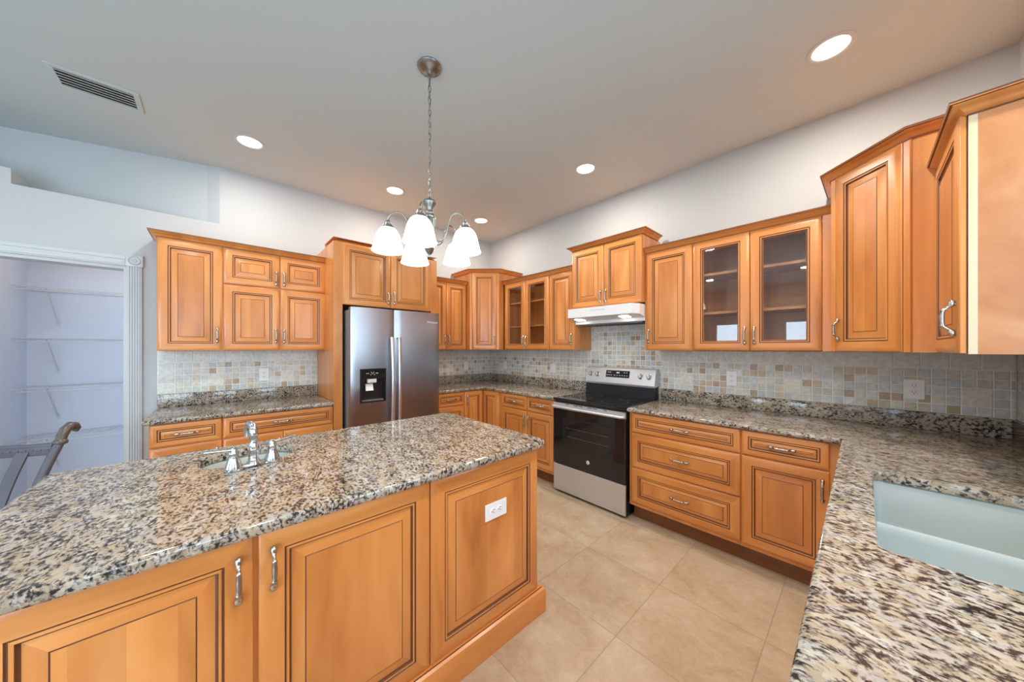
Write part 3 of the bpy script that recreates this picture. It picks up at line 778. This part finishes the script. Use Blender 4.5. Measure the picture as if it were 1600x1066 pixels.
b.box(W - .004, -1.205, 1.0195, W - .0005, -.009, ZTOP, 0); mosaic(b, pl3, -1.205, -.009, ZS, ZM, decos=(-.7,), align=-.009); bigs(b, pl3, -1.205, -.009, ZM, ZTOP)
tag(b.build('tile_backsplash', ['grout', 'tile']), 'mosaic tile backsplash on the sink wall', 'backsplash')

# ================================================================== OUTLETS AND SWITCHES
def outlet(label, loc, rz, w=.074, h=.118, horizontal=False, rocker=False):
    t = thing('wall_switch' if rocker else 'wall_outlet', label, 'switch' if rocker else 'outlet', loc, rz)
    rt = (0, R(90) if horizontal else 0, 0)
    b = MB(); b.box(-w / 2, -.0055, -h / 2, w / 2, 0, h / 2, 0, .002); b.build('cover_plate', 'plastic', t, rot=rt)
    if rocker:
        b = MB(); b.box(-.0165, -.0085, -.033, .0165, -.005, .033, 0, .001); b.build('rocker', 'plastic', t, rot=rt)
    else:
        for s_ in (1, -1):
            b = MB(); zc = s_ * .0195
            b.lathe([(0, .0075), (.0165, .0075), (.0172, .005)], (0, 0, zc), 20, 'y')
            b.box(-.0075, -.0082, zc - .001, -.0052, -.0070, zc + .0075, 1); b.box(.0052, -.0082, zc, .0075, -.0070, zc + .007, 1); b.lathe([(0, .0082), (.0026, .0082), (.0026, .007)], (0, 0, zc - .007), 8, 'y', 1)
            b.build('socket', ['plastic', 'slot'], t, rot=rt, smooth=30)
    return t
TZ = -.0072
outlet('white duplex outlet on the tile beneath the large glass-front cabinet', (3.137, TZ, 1.150), 0)
outlet('white duplex outlet on the tile nearest the kitchen sink', (4.068, TZ, 1.149), 0, .082)
outlet('white rocker switch on the tile beside the range, above the corner counter', (1.251, TZ, 1.147), 0, rocker=True)
outlet('white rocker switch on the range wall nearest the tiled inside corner', (.348, TZ, 1.148), 0, rocker=True)
outlet('white rocker switch on the tile just past the refrigerator', (-TZ, -.457, 1.147), 90, rocker=True)
outlet('white duplex outlet on the tile above the counter by the pantry', (-TZ, -2.763, 1.144), 90)
outlet('white horizontal duplex outlet on the end panel of the island', (IX + .0195, -2.139, .643), 90, .076, .128, horizontal=True)

# ================================================================== REFRIGERATOR
f = thing('refrigerator', 'stainless side-by-side refrigerator with ice and water dispenser', 'refrigerator', (.80, -2.224, 0), 90)
FW_, SP, FH = .884, .391, 1.765
b = MB(); b.box(.010, .075, .02, FW_ - .010, .775, 1.748, 0, .006); b.build('case', 'darkgrey', f)
b = MB(); b.box(.012, .03, .015, FW_ - .012, .08, .085, 0); b.build('toe_grille', 'black', f)
def fdoor(x0, x1, cut=None):
    """gently bowed door; cut = (u0, u1, z0, z1) recess for the dispenser"""
    b = MB(); w = x1 - x0; us = sorted(set([i * w / 14 for i in range(15)] + ([cut[0], cut[1]] if cut else [])))
    zs = [.095, .11] + ([cut[2], cut[3]] if cut else []) + [FH - .015, FH]; zs = sorted(zs)
    def P(u, z):
        e = min(u, w - u); r = .0 if e > .012 else .012 * (1 - math.sqrt(max(0, 1 - (1 - e / .012) ** 2)))
        q = (u - w / 2) / (w / 2); return (x0 + u, -.012 * (1 - q * q) + r + .003, z)
    nu = len(us)
    for i in range(nu - 1):
        for j in range(len(zs) - 1):
            if cut and cut[0] - 1e-6 <= us[i] < cut[1] - 1e-6 and abs(zs[j] - cut[2]) < 1e-6: continue
            b.add([P(us[i], zs[j]), P(us[i + 1], zs[j]), P(us[i + 1], zs[j + 1]), P(us[i], zs[j + 1])], [(0, 1, 2, 3)])
    back = .068
    for i in range(nu - 1):
        for z in (zs[0], zs[-1]):
            p, q = P(us[i], z), P(us[i + 1], z); b.add([p, q, (q[0], back, z), (p[0], back, z)], [(0, 1, 2, 3)])
    for u in (0, w):
        p, q = P(u, zs[0]), P(u, zs[-1]); b.add([p, q, (q[0], back, zs[-1]), (p[0], back, zs[0])], [(0, 1, 2, 3)])
    b.add([(x0, back, zs[0]), (x1, back, zs[0]), (x1, back, zs[-1]), (x0, back, zs[-1])], [(0, 1, 2, 3)])
    bm = bmesh.new(); 
    o = b.build('door', 'steel', f)
    bm.from_mesh(o.data); bmesh.ops.remove_doubles(bm, verts=bm.verts, dist=1e-5); bmesh.ops.recalc_face_normals(bm, faces=bm.faces); bm.to_mesh(o.data); bm.free()
    o.data.polygons.foreach_set('use_smooth', [True] * len(o.data.polygons)); o.data.set_sharp_from_angle(angle=R(40)); return o
dz0, dz1, du0, du1 = .897, 1.208, .072, .306
dl = fdoor(.002, SP - .003, (du0, du1, dz0, dz1)); dr = fdoor(SP + .003, FW_)
# dispenser
b = MB(); fr = .010; y0 = -.0125
X0, X1 = du0 + .002, du1 + .002
b.box(X0, y0, dz0, X0 + fr, .055, dz1, 0, .001); b.box(X1 - fr, y0, dz0, X1, .055, dz1, 0, .001); b.box(X0 + fr, y0, dz0, X1 - fr, .055, dz0 + .016, 0, .001); b.box(X0 + fr, y0, dz1 - fr, X1 - fr, .055, dz1, 0, .001)
b.box(X0 + fr, y0 + .002, dz1 - .095, X1 - fr, .03, dz1 - fr, 1, .001)
b.box(X0 + fr, .05, dz0 + .016, X1 - fr, .056, dz1 - .095, 0)
dsp = b.build('dispenser', ['black', 'blackglass'], dl)
b = MB(); xm = (X0 + X1) / 2 - .008
b.box(xm - .040, y0 + .004, dz1 - .130, xm + .038, .03, dz1 - .094, 0, .003); b.build('chute', 'badge', dsp)
b = MB(); b.add([(xm - .052, .010, dz0 + .108), (xm + .016, .010, dz0 + .108), (xm + .018, .036, dz0 + .170), (xm - .046, .036, dz0 + .170), (xm - .052, .016, dz0 + .108), (xm + .016, .016, dz0 + .108), (xm + .018, .042, dz0 + .170), (xm - .046, .042, dz0 + .170)],
      [(0, 1, 2, 3), (4, 7, 6, 5), (0, 4, 5, 1), (1, 5, 6, 2), (2, 6, 7, 3), (3, 7, 4, 0)]); b.build('paddle', 'badge', dsp)
b = MB(); b.box(X0 + .022, -.004, dz0 + .016, X1 - .022, .048, dz0 + .024, 0, .002); b.build('drip_tray', 'nickel_dark', dsp)
b = MB(); zz = dz1 - .042
for dx in (-.05, -.036, .034, .047): b.box(xm + dx - .004, y0 + .0012, zz - .004, xm + dx + .004, y0 + .0024, zz + .002)
for a0_, a1_ in (((-.014, .014), (-.003, -.006)), ((.014, .014), (.003, -.006)), ((-.022, -.01), (-.012, -.016)), ((.022, -.01), (.012, -.016))):
    b.tube([(xm + a0_[0], y0 + .0018, zz + a0_[1]), (xm + (a0_[0] + a1_[0]) / 2 + .001, y0 + .0018, zz + (a0_[1] + a1_[1]) / 2), (xm + a1_[0], y0 + .0018, zz + a1_[1])], .0016, 6)
b.build('control_marks', 'plastic', dsp)
for door_, hx in ((dl, SP - .032), (dr, SP + .032)):
    b = MB(); n = 16; pts = []
    for i in range(n + 1):
        z = .58 + (1.495 - .58) * i / n; q = 2 * i / n - 1; pts.append((hx + (.004 if hx > SP else -.004) * (q * q), -.040 - .024 * (1 - q * q), z))
    b.tube([(hx, -.008, .585)] + pts + [(hx, -.008, 1.49)], [.014] + [.019] * (n + 1) + [.014], 14, flat=.62); b.build('handle', 'steel_bar', door_, smooth=50)
def text(s_, parent, loc, rot, size, mat, name, extrude=.0006, align='CENTER'):
    cu = bpy.data.curves.new(name, 'FONT'); cu.body = s_; cu.size = size; cu.extrude = extrude; cu.align_x = align; cu.align_y = 'CENTER'; cu.materials.append(M[mat])
    tmp = bpy.data.objects.new(name, cu); me = bpy.data.meshes.new_from_object(tmp); bpy.data.objects.remove(tmp)
    o = bpy.data.objects.new(name, me); COL.objects.link(o); o.parent = parent; o.location = loc; o.rotation_euler = rot; return o
text('Whirlpool', dr, (FW_ - .092, -.0060, 1.665), (R(90), 0, R(4)), .030, 'badge', 'badge')

# ================================================================== RANGE
r = thing('electric_range', 'stainless and black freestanding electric range', 'range', (1.797, 0, 0))
RW = .757; yF = -.655
b = MB(); b.box(.004, -.630, .012, RW - .004, -.03, .895, 0, .003); b.build('range_body', 'black', r)
for x in (.05, RW - .05):
    for y in (-.58, -.08):
        b = MB(); b.lathe([(.018, 0), (.018, .006), (.010, .008), (.010, .02)], (x, y, 0), 12); b.build('foot', 'darkgrey', r)
b = MB(); b.box(.001, -.655, .893, RW - .001, -.085, .914, 0, .004); ct = b.build('cooktop', 'blackglass', r)
for x, y, rr in ((.20, -.47, .10), (.56, -.47, .115), (.20, -.22, .075), (.56, -.22, .08)):
    b = MB(); b.lathe([(rr, .0002), (rr + .0009, .0004), (rr + .0018, .0002)], (x, y, .914), 40); b.build('burner_ring', 'darkgrey', ct)
# oven door
b = MB(); b.box(.002, yF, .285, RW - .002, -.632, .815, 0, .004); od = b.build('oven_door', 'blackglass', r)
b = MB(); b.box(.002, yF + .001, .815, RW - .002, -.632, .868, 0, .003)
b.build('trim_band', 'steel_warm', od)
b = MB()
for x, w_ in ((.155, .03), (.245, .045), (.300, .045), (.395, .045), (.450, .045), (.560, .03)): b.box(x, yF + .0002, .856, x + w_, yF + .0025, .8595, 0); b.box(x, yF + .0002, .862, x + w_, yF + .0025, .8655, 0)
b.build('vent_slots', 'slot', od)
b = MB(); b.box(.118, yF - .0006, .445, .650, yF + .002, .738, 0); b.build('oven_window', 'black', od)
b = MB(); b.box(.150, yF - .0010, .47, .62, yF - .0006, .72, 0)
for z in (.56, .64): b.box(.16, yF - .0014, z, .61, yF - .0010, z + .002, 1)
b.build('oven_rack_view', ['blackglass', 'filter'], od)
b = MB(); b.tube([(.012, yF, .832), (.012, yF - .020, .832), (.022, yF - .032, .832), (RW / 2, yF - .034, .832), (RW - .022, yF - .032, .832), (RW - .012, yF - .020, .832), (RW - .012, yF, .832)], .0125, 12, flat=1.25); b.build('handle', 'steel_warm', od, smooth=50)
b = MB(); b.lathe([(0, .0035), (.0155, .0035), (.0175, 0)], (0, 0, 0), 28, 'y'); bd = b.build('badge', 'badge', od, smooth=40, loc=(.400, yF, .372))
b = MB(); pts = [(.0125 * math.cos(2 * PI * i / 24), -.0038, .0125 * math.sin(2 * PI * i / 24)) for i in range(24)]; b.tube(pts, .0009, 6, closed=True); b.build('ring', 'darkgrey', bd)
text('GE', bd, (0, -.0038, 0), (R(90), 0, 0), .014, 'darkgrey', 'lettering', .0003)
b = MB(); b.box(.002, yF + .004, .022, RW - .002, -.632, .275, 0, .004); b.build('storage_drawer', 'steel_warm', r)
# backguard
b = MB(); b.prism([(-.012, .895), (-.100, .900), (-.098, 1.030), (-.060, 1.040), (-.012, 1.040)], 'x', .002, RW - .002); b.build('backguard_base', 'black', r)
b = MB(); b.prism([(-.012, 1.035), (-.108, 1.022), (-.112, 1.040), (-.074, 1.188), (-.060, 1.196), (-.012, 1.196)], 'x', 0, RW); bgd = b.build('backguard', 'steel_warm', r)
tilt = math.atan2(.038, .148)
bgf = lambda z: -.112 + .038 * (z - 1.04) / .148
zk = 1.122
for x in (.062, .142, .615, .700):
    b = MB(); b.lathe([(.028, 0), (.027, .004), (.022, .006), (.021, .022), (.019, .025), (0, .025)], (0, 0, 0), 24, 'y'); b.box(-.005, -.032, -.020, .005, -.02, .020, 0, .002)
    b.build('knob', 'nickel', bgd, smooth=40, loc=(x, bgf(zk), zk), rot=(-tilt, 0, 0))
b = MB(); b.box(-.130, -.002, -.036, .130, 0, .036, 0); dp = b.build('display_panel', 'blackglass', bgd, loc=(.372, bgf(1.132) - .0005, 1.132), rot=(-tilt, 0, 0))
b = MB()
for z, xs in ((.016, (-.105, -.085, -.078, .075, .10)), (-.014, (-.115, -.092, -.068, -.03, .0, .028, .055, .08, .105))):
    for x in xs: b.box(x - .006, -.003, z - .003, x + .006, -.0018, z + .003)
b.box(-.012, -.003, .008, .022, -.0018, .020); b.build('button_marks', 'plastic', dp)

# ================================================================== RANGE HOOD
h = thing('range_hood', 'white under-cabinet range hood above the range', 'range hood', (1.802, 0, 0))
HW = .752
b = MB()
# shell as plan outline with clipped front corners, underside stepping down to the back
def hood_sec(x, yf): return [(x, -.012, 1.785), (x, yf, 1.785), (x, yf - .0, 1.772), (x, yf, 1.697), (x, yf + .012, 1.694), (x, -.300, 1.672), (x, -.300, 1.644), (x, -.285, 1.640), (x, -.012, 1.640)]
secs = [hood_sec(0, -.405), hood_sec(.040, -.480), hood_sec(HW - .040, -.480), hood_sec(HW, -.405)]
k = 9; v = [p for s_ in secs for p in s_]
fs = [(i * k + j, (i + 1) * k + j, (i + 1) * k + (j + 1) % k, i * k + (j + 1) % k) for i in range(3) for j in range(k)] + [tuple(range(k)), tuple(range(3 * k, 4 * k))]
b.add(v, fs); b.build('hood_shell', 'hood', h)
b = MB(); b.box(.03, -.283, 1.632, HW - .03, -.02, 1.6405, 0)
for i in range(30): b.box(.04 + i * .0228, -.275, 1.630, .05 + i * .0228, -.03, 1.6325, 0)
b.build('filter_panel', 'filter', h)
for x in (.112, .600):
    b = MB(); b.prism([(-.412, 1.6835), (-.340, 1.6745), (-.340, 1.680), (-.412, 1.689)], 'x', x - .042, x + .042); b.build('lamp_lens', 'hoodlens', h, loc=(0, 0, 0), rot=(0, 0, 0))
b = MB(); 
for i in range(9): b.box(.30 + i * .018, -.4815, 1.752, .312 + i * .018, -.4798, 1.758)
b.build('vent_slots', 'vent', h)

# ================================================================== CHANDELIER
ch = thing('chandelier', 'five-light brushed nickel chandelier with white glass bell shades', 'chandelier', (2.186, -2.204, 0))
b = MB(); b.lathe([(0, ZC - .001), (.066, ZC - .001), (.068, ZC - .006), (.060, ZC - .016), (.036, ZC - .024), (.018, ZC - .030), (.012, ZC - .038), (.006, ZC - .044), (0, ZC - .044)], (0, 0, 0), 32); b.build('canopy', 'pewter', ch, smooth=40)
b = MB(); z = ZC - .046; i = 0
while z > 2.262:
    a = 1 if i % 2 else 0; pts = []
    for q in range(16):
        t = 2 * PI * q / 16; u = .0075 * math.cos(t); w_ = .0165 * math.sin(t) + (.004 if math.sin(t) > 0 else -.004); pts.append((u if a else 0, 0 if a else u, z - .012 + w_))
    b.tube(pts, .0019, 6, closed=True); z -= .034; i += 1
pts = [(.004 * math.sin(t * 1.7), .004 * math.cos(t * 1.3), ZC - .04 - t * (ZC - .04 - 2.25) / 20) for t in range(21)]; b.tube(pts, .0014, 6)
b.build('chain', 'pewter', ch, smooth=60)
b = MB(); b.lathe([(0, 2.262), (.006, 2.260), (.008, 2.250), (.018, 2.243), (.032, 2.236), (.037, 2.228), (.036, 2.218), (.025, 2.205), (.018, 2.190), (.016, 2.180), (.022, 2.174), (.024, 2.166), (.022, 2.158), (.028, 2.152), (.033, 2.146), (.033, 2.136)], (0, 0, 0), 28)
n = 28; v = []; prof = [(2.136, .030), (2.03, .030)]
for zz, rr in prof:
    for q in range(2 * n): t = PI * q / n; v.append(((rr + (.0016 if q % 2 else -.0016)) * math.cos(t), (rr + (.0016 if q % 2 else -.0016)) * math.sin(t), zz))
b.add(v, [(q, (q + 1) % (2 * n), 2 * n + (q + 1) % (2 * n), 2 * n + q) for q in range(2 * n)])
b.lathe([(.030, 2.032), (.036, 2.028), (.038, 2.018), (.034, 2.006), (.026, 1.998), (.022, 1.986), (.028, 1.974), (.030, 1.962), (.022, 1.946), (.012, 1.934), (.009, 1.928), (.012, 1.922), (.011, 1.914), (.004, 1.908), (0, 1.907)], (0, 0, 0), 28)
b.build('centre_column', 'pewter', ch, smooth=35)
for k in range(5):
    a = R(31.4 + 72 * k); ca, sa = math.cos(a), math.sin(a); RS = .222
    P2 = [(.034, 2.015), (.055, 2.002), (.080, 2.006), (.100, 2.030), (.112, 2.066), (.122, 2.100), (.138, 2.130), (.160, 2.145), (.185, 2.144), (.206, 2.128), (.218, 2.106), (RS, 2.086)]
    # smooth the arm
    pp = [P2[0]]
    for i in range(len(P2) - 1):
        p0, p1, p2, p3 = P2[max(0, i - 1)], P2[i], P2[i + 1], P2[min(len(P2) - 1, i + 2)]
        for t in (.33, .67, 1): pp.append(tuple(.5 * ((2 * p1[d]) + (-p0[d] + p2[d]) * t + (2 * p0[d] - 5 * p1[d] + 4 * p2[d] - p3[d]) * t * t + (-p0[d] + 3 * p1[d] - 3 * p2[d] + p3[d]) * t ** 3) for d in (0, 1)))
    b = MB(); b.tube([(q * ca, q * sa, z) for q, z in pp], .0048, 8); b.build('arm', 'pewter', ch, smooth=60)
    b = MB(); b.lathe([(0, 2.094), (.010, 2.093), (.014, 2.086), (.020, 2.082), (.021, 2.076), (.026, 2.072), (.027, 2.062), (.031, 2.058), (.032, 2.050), (.028, 2.048)], (RS * ca, RS * sa, 0), 20); b.build('socket_cup', 'pewter', ch, smooth=40)
    b = MB(); b.lathe([(.028, 2.053), (.038, 2.049), (.050, 2.037), (.060, 2.018), (.067, 1.996), (.072, 1.972), (.0740, 1.962), (.0765, 1.957), (.0765, 1.952), (.080, 1.940), (.084, 1.932), (.085, 1.926), (.082, 1.925), (.076, 1.936), (.068, 1.972), (.056, 2.014), (.036, 2.042)], (RS * ca, RS * sa, 0), 32); b.build('glass_shade', 'shade', ch, smooth=60)

# ================================================================== CEILING LIGHTS, VENT
CANS = [((.624, -2.907), 'recessed ceiling light nearest the air vent'), ((.629, -1.756), 'recessed ceiling light above the refrigerator'), ((.605, -.640), 'recessed ceiling light in the corner over the diagonal cabinet'),
        ((2.179, -.664), 'recessed ceiling light in front of the range hood cabinet'), ((3.743, -.680), 'recessed ceiling light above the sink end of the range wall'),
        ((3.743, -1.76), 'recessed ceiling light above the kitchen sink'), ((3.743, -2.90), 'recessed ceiling light above the sink-side counter end'), ((2.182, -3.40), 'recessed ceiling light above the far end of the island'),
        ((1.427, -6.1), 'recessed ceiling light in the adjoining room, pantry side'), ((3.095, -6.1), 'recessed ceiling light in the adjoining room, window side')]
for (x, y), lab in CANS:
    c = thing('recessed_light', lab, 'ceiling light', (x, y, ZC))
    b = MB(); b.lathe([(.098, -.0005), (.098, -.003), (.090, -.006), (.080, -.006), (.076, -.003), (.074, -.0006)], (0, 0, 0), 36); b.build('trim_ring', 'trim', c, smooth=40)
    b = MB(); b.lathe([(0, -.0016), (.05, -.0014), (.075, -.0010)], (0, 0, 0), 32); b.build('lens', 'lens', c, smooth=40)
    area('recessed_lamp', (x, y, ZC - .012), (0, 0, 0), .13, .13, CAN_POWER * (.72 if x < 1 else 1), CAN_COLOR, shape='DISK', spread=180)
v = thing('air_vent', 'rectangular louvred air vent in the ceiling', 'vent', (.645, -3.637, ZC))
b = MB(); wx, wy = .118, .178; t = .028
for (x0, y0, x1, y1) in ((-wx, -wy, -wx + t, wy), (wx - t, -wy, wx, wy), (-wx + t, -wy, wx - t, -wy + t), (-wx + t, wy - t, wx - t, wy)): b.box(x0, y0, -.006, x1, y1, -.0005, 0, .0015)
b.build('vent_frame', 'ceil', v)
b = MB(); b.box(-wx + t, -wy + t, -.0012, wx - t, wy - t, -.0006); b.build('backing', 'slot', v)
for i in range(6):
    x = -wx + t + .016 + i * .0302; b = MB()
    b.prism([(-.012, -.0020), (.0115, -.0095), (.012, -.0085), (-.0115, -.0010)], 'y', -wy + t, wy - t); b.build('slat', 'vent', v, loc=(x, 0, 0))

# ================================================================== PANTRY SHELVES
def wire_shelf(label, z):
    s_ = thing('wire_shelf', label, 'shelf', (-1.0, -3.75, z), 0, None)
    b = MB(); y0, y1 = -.542, .545; D = .305
    n = 44
    for i in range(n + 1):
        y = y0 + (y1 - y0) * i / n; b.tube([(.004, y, 0), (D, y, 0), (D, y, -.028)], .0013, 5)
    for x, zz in ((.006, -.003), (.15, -.003), (D - .004, -.002), (D, -.028)): b.tube([(x, y0, zz), (x, y1, zz)], .0028, 6)
    b.build('wire_deck', 'wire', s_)
    for yb in (-.385, .30):
        b = MB(); b.tube([(D - .02, yb, -.006), (D - .05, yb, -.02), (.016, yb, -.265), (.008, yb, -.29)], .0065, 6, flat=.6); b.box(.001, yb - .009, -.31, .008, yb + .009, -.262); b.build('support_brace', 'wire', s_)
    return s_
for z, lab in ((1.898, 'topmost white wire shelf in the pantry'), (1.480, 'second white wire shelf from the top in the pantry'), (1.070, 'third white wire shelf from the top in the pantry'), (.650, 'lowest white wire shelf in the pantry, behind the chair')): wire_shelf(lab, z)
b = MB(); b.lathe([(0, 2.36), (.09, 2.359), (.10, 2.345), (.085, 2.31), (.05, 2.295), (0, 2.29)], (-.45, -3.75, 0), 24); tag(b.build('pantry_lamp', 'warmlens', smooth=50), 'round pantry ceiling lamp above the doorway header', 'ceiling light')

# ================================================================== CHAIR
c = thing('dining_chair', 'pewter-coloured metal dining chair with slatted scroll back beyond the island', 'chair', (1.487, -4.023, 0), 64)
# local: seat faces -y (towards the island), back at +y
HWc = .235
def backcurve(t, x):
    """point on the reclining back plane, t 0 at seat .. 1 at top rail"""
    return (x, .20 + .05 * t + .12 * t * t, .45 + .50 * t)
for sx in (-1, 1):
    pts = [backcurve(t / 10, sx * (HWc - .02 + .02 * t / 10)) for t in range(0, 11)]
    b = MB(); b.tube(pts, .0165, 12); b.build('back_post', 'iron', c, smooth=50)
    x = sx * HWc
    b = MB(); p = backcurve(1, x)
    b.lathe([(.017, -.014), (.023, -.010), (.025, -.002), (.022, .006), (.018, .010)], p, 16)
    sp = [p, (x, p[1] + .010, p[2] + .028), (x, p[1] + .024, p[2] + .052), (x, p[1] + .046, p[2] + .066), (x, p[1] + .068, p[2] + .062), (x, p[1] + .078, p[2] + .046), (x, p[1] + .070, p[2] + .034)]
    b.tube(sp, [.0175, .0185, .019, .0185, .017, .015, .011], 12); b.build('scroll_finial', 'iron_gold', c, smooth=60)
    for yy, zt in ((-.20, .44), (.19, .46)):
        b = MB(); b.tube([(sx * (HWc - .03), yy, zt), (sx * (HWc - .028), yy * 1.03, .22), (sx * (HWc - .015), yy * 1.12, .012), (sx * (HWc - .013), yy * 1.13, 0)], [.017, .015, .012, .013], 10); b.build('leg', 'iron', c, smooth=50)
b = MB(); p = backcurve(.95, 0)
b.box(-HWc + .01, p[1] - .010, p[2] - .032, HWc - .01, p[1] + .010, p[2] + .022, 0, .003)
for i in range(17): b.box(-.21 + i * .0255, p[1] - .013, p[2] - .010, -.194 + i * .0255, p[1] - .0095, p[2] - .002, 0, .001)
b.box(-HWc + .01, p[1] - .013, p[2] + .008, HWc - .01, p[1] + .012, p[2] + .016, 0, .002)
b.build('top_rail', 'iron', c, smooth=30)
for x in (-.125, -.0, .125):
    pts = [backcurve(t / 8, x) for t in range(0, 9)]; pts = pts[:-1] + [backcurve(.93, x)]
    b = MB()
    v = []
    for q in pts: v += [(x - .021, q[1] - .004, q[2]), (x + .021, q[1] - .004, q[2]), (x + .021, q[1] + .004, q[2]), (x - .021, q[1] + .004, q[2])]
    n = len(pts); b.add(v, [(i * 4 + k, i * 4 + (k + 1) % 4, i * 4 + 4 + (k + 1) % 4, i * 4 + 4 + k) for i in range(n - 1) for k in range(4)] + [(0, 1, 2, 3), (n * 4 - 4, n * 4 - 3, n * 4 - 2, n * 4 - 1)]); b.build('slat', 'iron', c, smooth=40)
b = MB(); b.box(-HWc, -.23, .43, HWc, .225, .455, 0, .008); b.build('seat_frame', 'iron', c, smooth=40)
b = MB(); b.box(-HWc + .012, -.22, .455, HWc - .012, .18, .505, 0, .018); b.build('seat_cushion', 'seat', c, smooth=60)
